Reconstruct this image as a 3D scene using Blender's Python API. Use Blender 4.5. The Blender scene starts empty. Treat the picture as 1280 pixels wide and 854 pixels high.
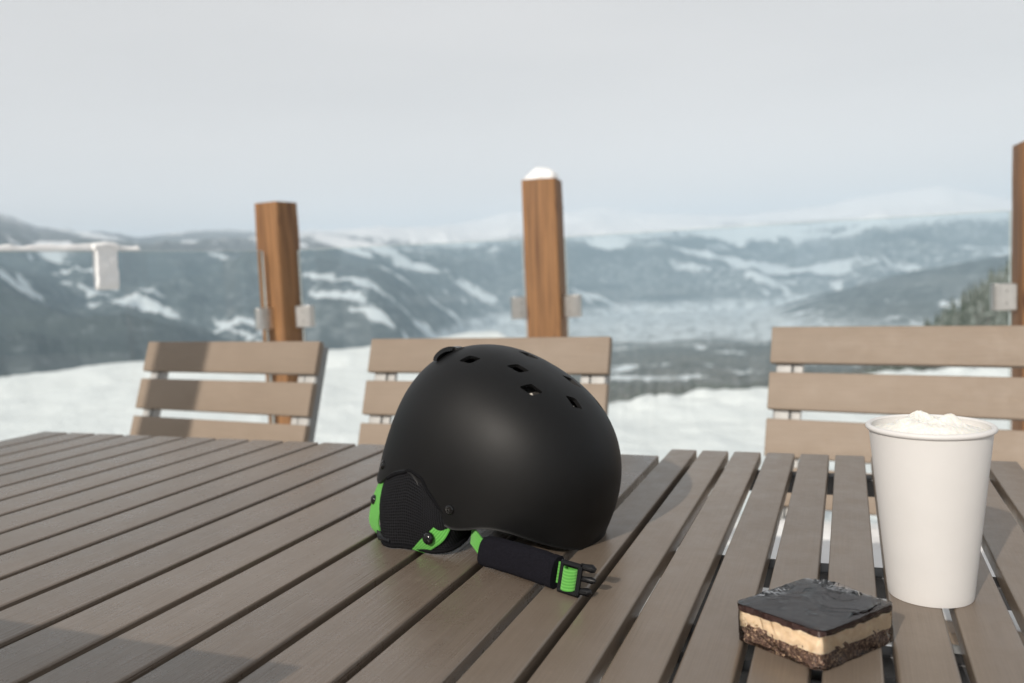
import bpy, bmesh, math, random
import numpy as np
from mathutils import Vector, Matrix
random.seed(7); rng = np.random.default_rng(11)
C = bpy.context.scene.collection
sc = bpy.context.scene
R = math.radians
# ------------------------------------------------------------------ camera
CAM = Vector((0.1599, -1.1481, 1.0))
cd = bpy.data.cameras.new('camera'); cam = bpy.data.objects.new('camera', cd); C.objects.link(cam)
rx = Vector((0.92895, 0.36764, -0.04345)); uy = Vector((0.01109, 0.08967, 0.99591)); fz = Vector((-0.37003, 0.92564, -0.07922))
m = Matrix((rx, uy, -fz)).transposed().to_4x4(); m.translation = CAM
cam.matrix_world = m
cd.sensor_width = 36; cd.sensor_fit = 'HORIZONTAL'; cd.lens = 36 * 1054.3 / 1280
cd.clip_start = 0.02; cd.clip_end = 90000
cd.dof.use_dof = True; cd.dof.focus_distance = 0.70; cd.dof.aperture_fstop = 6.0
sc.camera = cam
# ------------------------------------------------------------------ sky, sun, exposure
SUN_EL, SUN_AZ = R(29.5), math.atan2(-0.22, -0.97)          # direction towards the sun (x, y)
sd = Vector((-0.2212 * math.cos(SUN_EL), -0.9752 * math.cos(SUN_EL), math.sin(SUN_EL)))
w = bpy.data.worlds.new('World'); sc.world = w; w.use_nodes = True
nt = w.node_tree; nt.nodes.clear()
N = nt.nodes.new; Lk = nt.links.new
out = N('ShaderNodeOutputWorld'); bg1 = N('ShaderNodeBackground'); bg2 = N('ShaderNodeBackground'); mx = N('ShaderNodeMixShader')
sky = N('ShaderNodeTexSky'); sky.sky_type = 'NISHITA'; sky.sun_disc = False; sky.sun_elevation = SUN_EL
sky.sun_rotation = math.atan2(sd.x, sd.y); sky.air_density = 1.0; sky.dust_density = 1.5
Lk(sky.outputs[0], bg1.inputs[0]); bg1.inputs[1].default_value = 0.08
tc = N('ShaderNodeTexCoord'); mp = N('ShaderNodeMapping'); mp.inputs['Scale'].default_value = (1, 1, 4.5)
nz = N('ShaderNodeTexNoise'); nz.inputs['Scale'].default_value = 1.5; nz.inputs['Detail'].default_value = 4; nz.inputs['Roughness'].default_value = 0.45
cr = N('ShaderNodeValToRGB'); cr.color_ramp.elements[0].position = 0.3; cr.color_ramp.elements[1].position = 0.72
cr.color_ramp.elements[0].color = (0.83, 0.80, 0.775, 1); cr.color_ramp.elements[1].color = (0.97, 0.925, 0.89, 1)
sx = N('ShaderNodeSeparateXYZ'); mr = N('ShaderNodeMapRange'); mr.inputs['From Min'].default_value = 0.0; mr.inputs['From Max'].default_value = 0.75
up = N('ShaderNodeMixRGB'); up.inputs['Color2'].default_value = (0.60, 0.60, 0.605, 1)
Lk(tc.outputs['Generated'], mp.inputs[0]); Lk(mp.outputs[0], nz.inputs['Vector']); Lk(nz.outputs[0], cr.inputs[0])
Lk(tc.outputs['Generated'], sx.inputs[0]); Lk(sx.outputs[2], mr.inputs[0]); Lk(mr.outputs[0], up.inputs[0]); Lk(cr.outputs[0], up.inputs[1])
lo = N('ShaderNodeMapRange'); lo.inputs['From Min'].default_value = 0.02; lo.inputs['From Max'].default_value = 0.20; lo.inputs['To Min'].default_value = 0.75; lo.inputs['To Max'].default_value = 0.0
bnd = N('ShaderNodeMixRGB'); bnd.inputs['Color2'].default_value = (1.16, 1.10, 1.06, 1)
Lk(sx.outputs[2], lo.inputs[0]); Lk(lo.outputs[0], bnd.inputs[0]); Lk(up.outputs[0], bnd.inputs[1]); Lk(bnd.outputs[0], bg2.inputs[0]); bg2.inputs[1].default_value = 1.0
mx.inputs[0].default_value = 0.93
Lk(bg1.outputs[0], mx.inputs[1]); Lk(bg2.outputs[0], mx.inputs[2]); Lk(mx.outputs[0], out.inputs[0])
sl = bpy.data.lights.new('sun', 'SUN'); sun = bpy.data.objects.new('sun', sl); C.objects.link(sun)
sl.energy = 3.9; sl.angle = R(0.7); sl.color = (1.0, 0.925, 0.83)
sun.rotation_euler = sd.to_track_quat('Z', 'Y').to_euler(); sun.location = (0, -5, 6)
sc.view_settings.view_transform = 'Standard'; sc.view_settings.look = 'None'; sc.view_settings.exposure = 0.06; sc.view_settings.gamma = 1.0
sc.render.engine = 'CYCLES'
sc.cycles.max_bounces = 10; sc.cycles.transparent_max_bounces = 16
sc.cycles.volume_bounces = 1

# ------------------------------------------------------------------ material helpers
def new_mat(name):
    mt = bpy.data.materials.new(name); mt.use_nodes = True
    return mt, mt.node_tree, mt.node_tree.nodes['Principled BSDF']
def node(t, kind, **kw):
    n = t.nodes.new(kind)
    for k, v in kw.items():
        if k in n.inputs: n.inputs[k].default_value = v
        else: setattr(n, k, v)
    return n
def coords(t, scale=(1, 1, 1), out='Object', rot=(0, 0, 0)):
    a = node(t, 'ShaderNodeTexCoord'); b = node(t, 'ShaderNodeMapping'); b.inputs['Scale'].default_value = scale; b.inputs['Rotation'].default_value = rot
    t.links.new(a.outputs[out], b.inputs[0]); return b.outputs[0]
def noise(t, vec, scale, detail=4, rough=0.5, dist=0.0):
    n = node(t, 'ShaderNodeTexNoise', Scale=scale, Detail=detail, Roughness=rough, Distortion=dist)
    t.links.new(vec, n.inputs['Vector']); return n.outputs[0]
def ramp(t, src, stops):
    r = node(t, 'ShaderNodeValToRGB'); e = r.color_ramp.elements
    while len(e) > 1: e.remove(e[0])
    e[0].position = stops[0][0]; e[0].color = (*stops[0][1], 1) if len(stops[0][1]) == 3 else stops[0][1]
    for p, c in stops[1:]:
        x = e.new(p); x.color = (*c, 1)
    t.links.new(src, r.inputs[0]); return r.outputs[0]
def mixc(t, fac, a, b, mode='MIX'):
    n = node(t, 'ShaderNodeMixRGB', blend_type=mode)
    for i, v in ((0, fac), (1, a), (2, b)):
        if hasattr(v, 'links') or hasattr(v, 'is_linked'): t.links.new(v, n.inputs[i])
        else: n.inputs[i].default_value = v if i == 0 else (*v, 1)
    return n.outputs[0]
def bump(t, p, src, strength, dist, prev=None):
    b = node(t, 'ShaderNodeBump', Strength=strength, Distance=dist); t.links.new(src, b.inputs['Height'])
    if prev is not None: t.links.new(prev, b.inputs['Normal'])
    t.links.new(b.outputs[0], p.inputs['Normal']); return b.outputs[0]
def simple(name, col, rough=0.5, metal=0.0, spec=0.5, nscale=60, var=0.15, bmp=0.0, bd=0.001):
    mt, t, p = new_mat(name); v = coords(t)
    n = noise(t, v, nscale, 5)
    c = ramp(t, n, [(0.3, tuple(x * (1 - var) for x in col)), (0.7, tuple(min(1, x * (1 + var)) for x in col))])
    t.links.new(c, p.inputs['Base Color']); p.inputs['Roughness'].default_value = rough; p.inputs['Metallic'].default_value = metal
    p.inputs['Specular IOR Level'].default_value = spec
    if bmp: bump(t, p, n, bmp, bd)
    return mt
# composite lumber, grain runs along one axis
def lumber(name, c0, c1, axis, rough, grain=0.35, spec=0.5, tint_var=0.10, gs=420):
    mt, t, p = new_mat(name)
    sc_ = [gs, gs, gs]; sc_[axis] = 6 if gs < 600 else 12
    v = coords(t, tuple(sc_)); g = noise(t, v, 1.0, 3, 0.6)
    v2 = coords(t, (6, 6, 6)); cl = noise(t, v2, 1.0, 5, 0.6)
    v3 = coords(t, (380, 380, 380)); fine = noise(t, v3, 1.0, 3, 0.6)
    base = ramp(t, cl, [(0.28, c0), (0.72, c1)])
    base = mixc(t, 0.22, base, ramp(t, g, [(0.3, tuple(x * .62 for x in c0)), (0.72, tuple(x * 1.2 for x in c1))]))
    at = node(t, 'ShaderNodeAttribute', attribute_name='tone'); 
    hv = node(t, 'ShaderNodeHueSaturation'); mrr = node(t, 'ShaderNodeMapRange')
    mrr.inputs['To Min'].default_value = 1 - tint_var; mrr.inputs['To Max'].default_value = 1 + tint_var
    t.links.new(at.outputs['Fac'], mrr.inputs[0]); t.links.new(mrr.outputs[0], hv.inputs['Value']); t.links.new(base, hv.inputs['Color'])
    # scattered pale scuffs and dust
    v4 = coords(t, (30, 30, 30)); d = noise(t, v4, 1.0, 8, 0.75)
    dust = ramp(t, d, [(0.62, (0, 0, 0)), (0.82, (0.35, 0.35, 0.35))])
    col = mixc(t, dust, hv.outputs[0], tuple(min(1, x * 1.8) for x in c1))
    t.links.new(col, p.inputs['Base Color'])
    rr = ramp(t, d, [(0.3, (rough - .05,) * 3), (0.75, (rough + .13,) * 3)]); t.links.new(rr, p.inputs['Roughness'])
    p.inputs['Specular IOR Level'].default_value = spec
    b1 = bump(t, p, g, grain, 0.0011); bump(t, p, fine, 0.18, 0.0003, b1)
    return mt
M = {}
M['slat_left'] = lumber('table composite fine grain', (0.153, 0.117, 0.088), (0.192, 0.150, 0.117), 1, 0.27, 0.75, 0.65, .10, 560)
M['slat_right'] = lumber('table composite smooth', (0.152, 0.117, 0.087), (0.188, 0.148, 0.114), 1, 0.34, 0.15, 0.55, .10, 800)
M['chair_slat'] = lumber('chair composite', (0.226, 0.173, 0.128), (0.272, 0.213, 0.162), 0, 0.5, 0.3, 0.35, 0.05, 900)
M['frame'] = simple('grey powder coated aluminium', (0.24, 0.245, 0.245), 0.5, 0.0, 0.5, 300, 0.05)  # grey darkened to stand for the shaded sides of the chair uprights
M['bracket_lit_front'] = simple('pale aluminium bracket', (0.46, 0.455, 0.44), 0.5, 0.0, 0.5, 300, 0.05)  # brackets, and the sunlit fronts of the uprights painted pale
M['dark_frame'] = simple('charcoal painted steel', (0.028, 0.028, 0.030), 0.45, 0.1, 0.5, 200, 0.12)
M['under'] = simple('black gap shade', (0.006, 0.006, 0.006), 0.9, 0, .1)  # near-black colour standing for shade in the left table's slat gaps
M['steel'] = simple('brushed stainless steel', (0.66, 0.64, 0.61), 0.28, 1.0, 0.5, 90, 0.06)
def wood_mat():
    mt, t, p = new_mat('stained cedar')
    v = coords(t, (42, 42, 2.2)); g = noise(t, v, 1.0, 6, 0.65, 0.6)
    v2 = coords(t, (160, 160, 5)); g2 = noise(t, v2, 1.0, 3, 0.6)
    v3 = coords(t, (7, 7, 3.2)); k = node(t, 'ShaderNodeTexVoronoi', Scale=1.0, Randomness=1.0); t.links.new(v3, k.inputs['Vector'])
    base = ramp(t, g, [(0.28, (0.13, 0.056, 0.020)), (0.5, (0.275, 0.132, 0.047)), (0.75, (0.43, 0.212, 0.084))])
    base = mixc(t, 0.45, base, ramp(t, g2, [(0.3, (0.09, 0.038, 0.014)), (0.7, (0.35, 0.172, 0.066))]))
    v5 = coords(t, (20, 20, .8)); g5 = noise(t, v5, 1.0, 4, .6, .8); base = mixc(t, 1.0, base, ramp(t, g5, [(0.36, (.52, .46, .42)), (0.48, (.95, .95, .95)), (0.6, (1, 1, 1)), (0.68, (.72, .68, .64))]), 'MULTIPLY')
    kn = ramp(t, k.outputs['Distance'], [(0.05, (1, 1, 1)), (0.16, (0, 0, 0))])
    col = mixc(t, kn, base, (0.07, 0.022, 0.008)); t.links.new(col, p.inputs['Base Color'])
    p.inputs['Roughness'].default_value = 0.62; bump(t, p, g2, 0.5, 0.002)
    return mt
M['wood'] = wood_mat()
def snow_mat(name, scale, strength, dist, col=(0.88, 0.868, 0.845)):
    mt, t, p = new_mat(name); v = coords(t)
    a = noise(t, v, scale, 8, 0.62); b = noise(t, v, scale * 0.13, 4, 0.5)
    c = ramp(t, b, [(0.3, tuple(x * .93 for x in col)), (0.7, col)]); t.links.new(c, p.inputs['Base Color'])
    p.inputs['Roughness'].default_value = 0.75; p.inputs['Subsurface Weight'].default_value = 0.0
    b1 = bump(t, p, a, strength, dist); bump(t, p, b, 0.35, dist * 5, b1)
    return mt
M['snow'] = snow_mat('packed snow', 9, 0.6, 0.05)
M['snow_clump'] = snow_mat('fluffy snow', 60, 0.5, 0.006, (0.86, 0.86, 0.855))
def glass_mat(name, tint, ior=1.5, rough=0.0, wr=False):
    mt, t, p = new_mat(name); t.nodes.remove(p)
    o = t.nodes['Material Output']; tr = node(t, 'ShaderNodeBsdfTransparent'); tr.inputs[0].default_value = (*tint, 1)
    gl = node(t, 'ShaderNodeBsdfGlossy'); gl.inputs['Roughness'].default_value = rough
    fr = node(t, 'ShaderNodeFresnel', IOR=ior); mxs = node(t, 'ShaderNodeMixShader')
    t.links.new(fr.outputs[0], mxs.inputs[0]); t.links.new(tr.outputs[0], mxs.inputs[1]); t.links.new(gl.outputs[0], mxs.inputs[2])
    t.links.new(mxs.outputs[0], o.inputs[0])
    if wr:
        v = coords(t, (1, 1, 1)); a = noise(t, v, 45, 3, 0.55, 2.5); b = noise(t, v, 160, 3, 0.6, 1.5)
        b1 = node(t, 'ShaderNodeBump', Strength=0.55, Distance=0.0022); t.links.new(a, b1.inputs['Height'])
        b2 = node(t, 'ShaderNodeBump', Strength=0.35, Distance=0.0005); t.links.new(b, b2.inputs['Height']); t.links.new(b1.outputs[0], b2.inputs['Normal'])
        for q in (gl, fr): t.links.new(b2.outputs[0], q.inputs['Normal'])
    return mt
M['glass'] = glass_mat('railing glass', (0.84, 0.912, 0.932))
M['glass_edge'] = simple('glass edge', (0.46, 0.53, 0.53), 0.3, 0, 0.5, 50, .1)

# ------------------------------------------------------------------ mesh helpers
def mesh_obj(name, verts, faces, mat, parent=None, smooth=False, tones=None, origin=None, mats=None, fmat=None):
    me = bpy.data.meshes.new(name)
    off = Vector(origin) if origin is not None else Vector((0, 0, 0))
    me.from_pydata([tuple(Vector(v) - off) for v in verts], [], faces)
    if mats:
        for q in mats: me.materials.append(q)
        for p, k in zip(me.polygons, fmat): p.material_index = k
    else: me.materials.append(mat)
    if smooth: me.polygons.foreach_set('use_smooth', [True] * len(me.polygons))
    if tones is not None:
        a = me.attributes.new('tone', 'FLOAT', 'FACE'); a.data.foreach_set('value', tones)
    me.update()
    o = bpy.data.objects.new(name, me); C.objects.link(o)
    if parent is not None:
        o.parent = parent
    elif origin is not None: o.location = off
    return o
def empty(name, loc=(0, 0, 0), rz=0):
    o = bpy.data.objects.new(name, None); C.objects.link(o); o.location = loc; o.rotation_euler = (0, 0, rz); o.empty_display_size = 0.1
    return o
def tag(o, label=None, cat=None, group=None, kind=None):
    for k, v in (('label', label), ('category', cat), ('group', group), ('kind', kind)):
        if v: o[k] = v
    return o
class MB:
    def __init__(s): s.v = []; s.f = []; s.t = []
    def add(s, vs, fs, tone=0.5):
        b = len(s.v); s.v += [tuple(v) for v in vs]; s.f += [tuple(b + i for i in f) for f in fs]; s.t += [tone] * len(fs)
    def prism(s, prof, axis, a, b, tone=0.5, X=None):
        """prof: list of 2D points in the plane across `axis`; extruded a..b"""
        n = len(prof); vs = []
        for e in (a, b):
            for (p, q) in prof:
                vs.append((e, p, q) if axis == 0 else ((p, e, q) if axis == 1 else (p, q, e)))
        if X is not None: vs = [tuple(X @ Vector(v)) for v in vs]
        fs = [(i, (i + 1) % n, n + (i + 1) % n, n + i) for i in range(n)] + [tuple(range(n))[::-1], tuple(range(n, 2 * n))]
        s.add(vs, fs, tone)
    def box(s, c, d, r=0.002, axis=1, tone=0.5, X=None, seg=3):
        """bevelled box: rounded in the cross-section, long along axis"""
        o = [i for i in range(3) if i != axis]
        pr = rrect(d[o[0]], d[o[1]], r, seg); pr = [(p + c[o[0]], q + c[o[1]]) for p, q in pr]
        # small end chamfer
        e = min(r, d[axis] * 0.2) * 0.6; n = len(pr); cx, cy = c[o[0]], c[o[1]]; vs = []
        a, b = c[axis] - d[axis] / 2, c[axis] + d[axis] / 2
        for pos, k in ((a, 1), (a + e, 0), (b - e, 0), (b, 1)):
            for p, q in pr:
                if k:
                    sx_ = (d[o[0]] - 2 * e) / d[o[0]]; sy_ = (d[o[1]] - 2 * e) / d[o[1]]
                    p = cx + (p - cx) * sx_; q = cy + (q - cy) * sy_
                z = [0, 0, 0]; z[axis] = pos; z[o[0]] = p; z[o[1]] = q; vs.append(tuple(z))
        if X is not None: vs = [tuple(X @ Vector(v)) for v in vs]
        fs = [tuple(range(n))[::-1], tuple(range(3 * n, 4 * n))]
        for k in range(3):
            fs += [(k * n + i, k * n + (i + 1) % n, (k + 1) * n + (i + 1) % n, (k + 1) * n + i) for i in range(n)]
        s.add(vs, fs, tone)
    def tube(s, pts, rad, seg=10, cap=True, tone=.5):
        pts = [Vector(p) for p in pts]; vs = []; n = len(pts)
        rr = rad if isinstance(rad, (list, tuple)) else [rad] * n
        prev = None
        for i, p in enumerate(pts):
            d = (pts[min(i + 1, n - 1)] - pts[max(i - 1, 0)]).normalized()
            if prev is None:
                a = d.orthogonal().normalized()
            else: a = (prev - d * prev.dot(d)).normalized()
            prev = a; b = d.cross(a)
            for k in range(seg):
                t = 2 * math.pi * k / seg; vs.append(p + (a * math.cos(t) + b * math.sin(t)) * rr[i])
        fs = []
        for i in range(n - 1):
            for k in range(seg): fs.append((i * seg + k, i * seg + (k + 1) % seg, (i + 1) * seg + (k + 1) % seg, (i + 1) * seg + k))
        if cap: fs += [tuple(range(seg))[::-1], tuple(range((n - 1) * seg, n * seg))]
        s.add(vs, fs, tone)
    def ribbon(s, A, B, th):
        """closed strap between two edge polylines"""
        n = len(A); A = [Vector(a) for a in A]; B = [Vector(b) for b in B]; vs = []
        for i in range(n):
            d = A[min(i + 1, n - 1)] - A[max(i - 1, 0)]; w = B[i] - A[i]; nn = d.cross(w).normalized() * th
            vs += [A[i], B[i], B[i] + nn, A[i] + nn]
        fs = []
        for i in range(n - 1):
            for k in range(4): fs.append((i * 4 + k, i * 4 + (k + 1) % 4, i * 4 + 4 + (k + 1) % 4, i * 4 + 4 + k))
        fs += [(0, 1, 2, 3)[::-1], tuple(range(4 * n - 4, 4 * n))]
        s.add(vs, fs)
    def build(s, name, mat, parent=None, smooth=False, origin=None):
        o = mesh_obj(name, s.v, s.f, mat, parent, smooth, s.t, origin)
        bm = bmesh.new(); bm.from_mesh(o.data); bmesh.ops.recalc_face_normals(bm, faces=bm.faces); bm.to_mesh(o.data); bm.free()
        if smooth: o.data.set_sharp_from_angle(angle=R(35))
        return o
def rrect(wd, h, r, seg=3):
    r = min(r, wd / 2 - 1e-5, h / 2 - 1e-5); P = []
    for cx, cy, a0 in ((wd / 2 - r, h / 2 - r, 0), (-wd / 2 + r, h / 2 - r, 90), (-wd / 2 + r, -h / 2 + r, 180), (wd / 2 - r, -h / 2 + r, 270)):
        for i in range(seg + 1):
            a = R(a0 + 90 * i / seg); P.append((cx + r * math.cos(a), cy + r * math.sin(a)))
    return P
def lathe(prof, seg=96, c=(0, 0, 0)):
    vs = []; fs = []
    for r_, z in prof:
        for k in range(seg):
            t = 2 * math.pi * k / seg; vs.append((c[0] + r_ * math.cos(t), c[1] + r_ * math.sin(t), c[2] + z))
    for i in range(len(prof) - 1):
        for k in range(seg): fs.append((i * seg + k, i * seg + (k + 1) % seg, (i + 1) * seg + (k + 1) % seg, (i + 1) * seg + k))
    return vs, fs
# numpy value noise
_perm = rng.random((256, 256))
def vnoise(x, y):
    xi = np.floor(x).astype(int); yi = np.floor(y).astype(int); fx = x - xi; fy = y - yi
    fx = fx * fx * (3 - 2 * fx); fy = fy * fy * (3 - 2 * fy)
    g = lambda a, b: _perm[a & 255, b & 255]
    return (g(xi, yi) * (1 - fx) + g(xi + 1, yi) * fx) * (1 - fy) + (g(xi, yi + 1) * (1 - fx) + g(xi + 1, yi + 1) * fx) * fy
def fbm(x, y, o=5, gain=0.5, ridge=False):
    s = 0; a = 1; tot = 0
    for i in range(o):
        n = vnoise(x + 17.3 * i, y - 9.1 * i)
        if ridge: n = 1 - np.abs(2 * n - 1)
        s = s + a * n; tot += a; a *= gain; x = x * 2.03; y = y * 2.03
    return s / tot
sstep = lambda x, a, b: (lambda t: t * t * (3 - 2 * t))(np.clip((x - a) / (b - a), 0, 1))

# ------------------------------------------------------------------ far terrain: valley and mountains
def px2az(x): return 21.78 - math.degrees(math.atan((x - 640) / 1054.3))      # degrees left of +Y, used only to lay out compass bearings
az = np.concatenate([np.arange(-180, -22, 4.0), np.arange(-22, 66, 0.13), np.arange(66, 180.1, 4.0)])
rad = np.concatenate([np.geomspace(5.5, 900, 40)[:-1], np.geomspace(900, 18800, 300)])
A, RR = np.meshgrid(az, rad); X = CAM.x - np.sin(np.radians(A)) * RR; Y = CAM.y + np.cos(np.radians(A)) * RR
base = np.interp(RR, [5, 15, 40, 100, 400, 1500, 3500, 6000, 30000], [-2.6, -6.5, -15, -32, -95, -232, -400, -455, -455])
ridge_az = [px2az(x) for x in (1400, 1262, 1180, 1100, 1000, 930, 850, 720, 640, 590, 552, 500, 400, 300, 180, 60, 0, -150)][::1]
ridge_px = [50, 56, 78, 76, 60, 60, 68, 78, 78, 66, 63, 62, 66, 66, 64, 74, 98, 120]
tanr = np.interp(A, ridge_az, np.array(ridge_px) / 1060.0)
r0 = np.interp(A, [-30, 0, 14, 22, 27, 34, 60, 90], [10500, 9800, 8800, 7600, 5200, 3300, 2000, 1500])
r1 = np.interp(A, [-30, 0, 14, 22, 34, 60, 90], [17500, 16000, 15500, 14500, 12500, 9500, 7000])
jit = fbm(A / 5.0 + 40, RR * 0 + 3, 3) - 0.5
r0 = r0 * (1 + 0.22 * jit)
t_ = np.clip((RR - r0) / (r1 - r0), 0, 1)
prof = t_ ** 0.85
Hm = tanr * r1 + 1 + 455
wx = X / 1800.0 + 1.4 * fbm(X / 2600.0, Y / 2600.0, 3); wy = Y / 1800.0
rn = fbm(wx, wy, 7, 0.52, ridge=True)
env = np.sin(np.pi * np.clip(t_, 0, 1) ** 0.8)
mount = Hm * prof * (1 - 0.0 * env) + env * (rn - 0.62) * 560 * np.interp(A, [0, 20, 40], [1.0, 1.0, 1.1]) + sstep(t_, .6, 1) * (fbm(A / 3.0, RR / 4000., 4) - .5) * 160
mount = np.where(RR > r1, mount - (RR - r1) * 0.25, mount)
# darker near ridge climbing to the right, in front of the far range
b2 = np.exp(-((RR - 7200) / 1500.0) ** 2) * np.interp(A, [-30, px2az(1290), px2az(1150), px2az(1010), px2az(930), 90], [640, 470, 330, 150, 0, 0])
b2 = b2 * (0.85 + 0.3 * rn)
# low spur on the left of the valley
b3 = np.exp(-((RR - 2900) / 700.0) ** 2) * np.interp(A, [10, 22, 30, 45, 70], [0, 0, 25, 40, 40]) * (0.6 + 0.8 * rn)
# wooded shoulder of the ski hill, right
b4 = sstep(RR, 120, 520) * (1 - sstep(RR, 900, 2600)) * np.interp(A, [-30, px2az(1290), px2az(1180), px2az(1060), px2az(960), 90], [120, 100, 68, 28, 0, 0])
near_n = (fbm(X / 260.0, Y / 260.0, 5) - .5) * np.clip(RR / 14.0 - 6, 0, 60) * (1 - sstep(RR, 4200, 6500))
Z = base + np.maximum(mount, 0) + b2 + b3 + b4 + near_n
# canopy roughness, dense forest
fmask = sstep(fbm(X / 420.0 + 9, Y / 420.0, 4), 0.40, 0.50)
Z = Z + (rng.random(Z.shape) * 9 * fmask) * sstep(RR, 700, 1200) * (1 - sstep(RR, 6000, 7000))
nr, na = Z.shape
verts = np.stack([X, Y, Z], -1).reshape(-1, 3)
i0 = (np.arange(nr - 1)[:, None] * na + np.arange(na - 1)[None, :]).ravel()
faces = np.stack([i0, i0 + na, i0 + na + 1, i0 + 1], 1)
def np_mesh(name, verts, faces, mat, attrs=None, smooth=True):
    me = bpy.data.meshes.new(name); me.vertices.add(len(verts)); me.vertices.foreach_set('co', verts.astype(np.float32).ravel())
    k = faces.shape[1]; me.loops.add(faces.size); me.loops.foreach_set('vertex_index', faces.astype(np.int32).ravel())
    me.polygons.add(len(faces)); me.polygons.foreach_set('loop_start', (np.arange(len(faces)) * k).astype(np.int32)); 
    me.update(calc_edges=True); me.validate()
    me.polygons.foreach_set('use_smooth', [smooth] * len(me.polygons))
    for n, v in (attrs or {}).items():
        a = me.attributes.new(n, 'FLOAT', 'POINT'); a.data.foreach_set('value', v.astype(np.float32).ravel())
    me.materials.append(mat); o = bpy.data.objects.new(name, me); C.objects.link(o); return o
# snow cover: summits, clearings, logged blocks, valley fields
patch = fbm(X / 1500.0 + 5, Y / 620.0 - 3, 5, 0.55)
hgt = (Z + 455)
cov = sstep(patch, np.interp(A, [10, 19, 34, 40], [.60, .69, .69, .66]), np.interp(A, [10, 19, 34, 40], [.68, .73, .73, .71])) * 0.95
cov = np.maximum(cov, sstep(hgt + (rn - .5) * 700, np.interp(A, [0, 20, 27, 33, 50], [780, 850, 700, 850, 1000]), np.interp(A, [0, 20, 27, 33, 50], [1240, 1260, 1150, 1500, 1700])))
fields = (1 - sstep(hgt, 30, 130)) * sstep(RR, 4600, 5600)
fld = sstep(fbm(X / 300.0, Y / 700.0, 5, 0.6), 0.40, 0.50)
cov = np.maximum(cov, 0.34 * sstep(fbm(X / 2600.0 + 2, Y / 2000.0 + 8, 4, .55), .35, .65) * np.interp(A, [15, 30], [1, .45]))
fine_p = sstep(fbm(X / 420.0 + 3, Y / 190.0 + 5, 4, .6), np.interp(A, [14, 20], [.585, .62]), np.interp(A, [14, 20], [.64, .68])) * .9 * sstep(fbm(X / 3000.0, Y / 3000.0 + 9, 2), .36, .48)
cov = np.maximum(cov, fine_p)
cov = np.maximum(cov * (RR > 4500), fields * (0.55 + 0.35 * fld))
clear = sstep(fbm(X / 260.0 + 31, Y / 260.0 + 7, 4, .6), 0.62, 0.67) * sstep(RR, 1900, 2600) * (A < 24)
cov = cov * (1 - .75 * (1 - sstep(A, px2az(1120), px2az(1000))) * (1 - sstep(RR, 8200, 9800)))
cov = np.where(RR < 6200, np.maximum(cov, clear * 0.95), cov)
# big logged block on the western slope
for (pa, pr, wa, wr) in ((px2az(180), 5200, 3.0, 260), (px2az(430), 8600, 1.6, 500), (px2az(560), 12500, 2.2, 1300), (px2az(1000), 11200, 4.5, 420), (px2az(760), 11500, 2.0, 330)):
    e = ((A - pa) / wa) ** 2 + ((RR - pr) / wr) ** 2 + (fbm(X / 260.0, Y / 260.0, 4) - .5) * 2.0
    cov = np.maximum(cov, 1 - sstep(e, .5, 1.0))
def terrain_mat():
    mt, t, p = new_mat('snowy forested mountains')
    at = node(t, 'ShaderNodeAttribute', attribute_name='cover'); v = coords(t)
    n1 = noise(t, v, 0.012, 8, 0.7); n2 = noise(t, v, 0.0016, 5, 0.6)
    th = node(t, 'ShaderNodeMath', operation='ADD'); t.links.new(at.outputs['Fac'], th.inputs[0])
    sub = node(t, 'ShaderNodeMath', operation='SUBTRACT'); t.links.new(n1, sub.inputs[0]); sub.inputs[1].default_value = 0.5
    mul = node(t, 'ShaderNodeMath', operation='MULTIPLY'); t.links.new(sub.outputs[0], mul.inputs[0]); mul.inputs[1].default_value = 1.9
    t.links.new(mul.outputs[0], th.inputs[1])
    f = ramp(t, th.outputs[0], [(0.10, (0.04,) * 3), (0.42, (0.26,) * 3), (0.75, (1, 1, 1))])
    forest = ramp(t, n2, [(0.3, (0.026, 0.036, 0.038)), (0.7, (0.060, 0.070, 0.062))])
    nr2 = node(t, 'ShaderNodeAttribute', attribute_name='near'); n5 = noise(t, v, 0.05, 6, 0.8)
    brown = ramp(t, n5, [(0.38, (0.050, 0.058, 0.040)), (0.5, (0.135, 0.122, 0.095)), (0.62, (0.34, 0.31, 0.28))])
    forest = mixc(t, nr2.outputs['Fac'], forest, brown)
    tw = node(t, 'ShaderNodeAttribute', attribute_name='town'); n6 = noise(t, v, 0.009, 6, 0.8)
    sp = ramp(t, n6, [(0.42, (0, 0, 0)), (0.47, (0.55, 0.55, 0.55)), (0.52, (1, 1, 1))]); f = mixc(t, tw.outputs['Fac'], f, mixc(t, 0.85, f, sp))
    col = mixc(t, f, forest, (0.82, 0.82, 0.82)); t.links.new(col, p.inputs['Base Color'])
    p.inputs['Roughness'].default_value = 0.9; p.inputs['Specular IOR Level'].default_value = 0.1
    return mt
M['terrain'] = terrain_mat()
ter = np_mesh('mountains', verts, faces, M['terrain'], {'cover': cov, 'town': fields, 'near': (1 - sstep(RR, 3600, 7200)) * (A < 26) * (0.55 + 0.45 * fbm(X / 700.0, Y / 700.0, 3))}); tag(ter, kind='structure')

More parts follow.
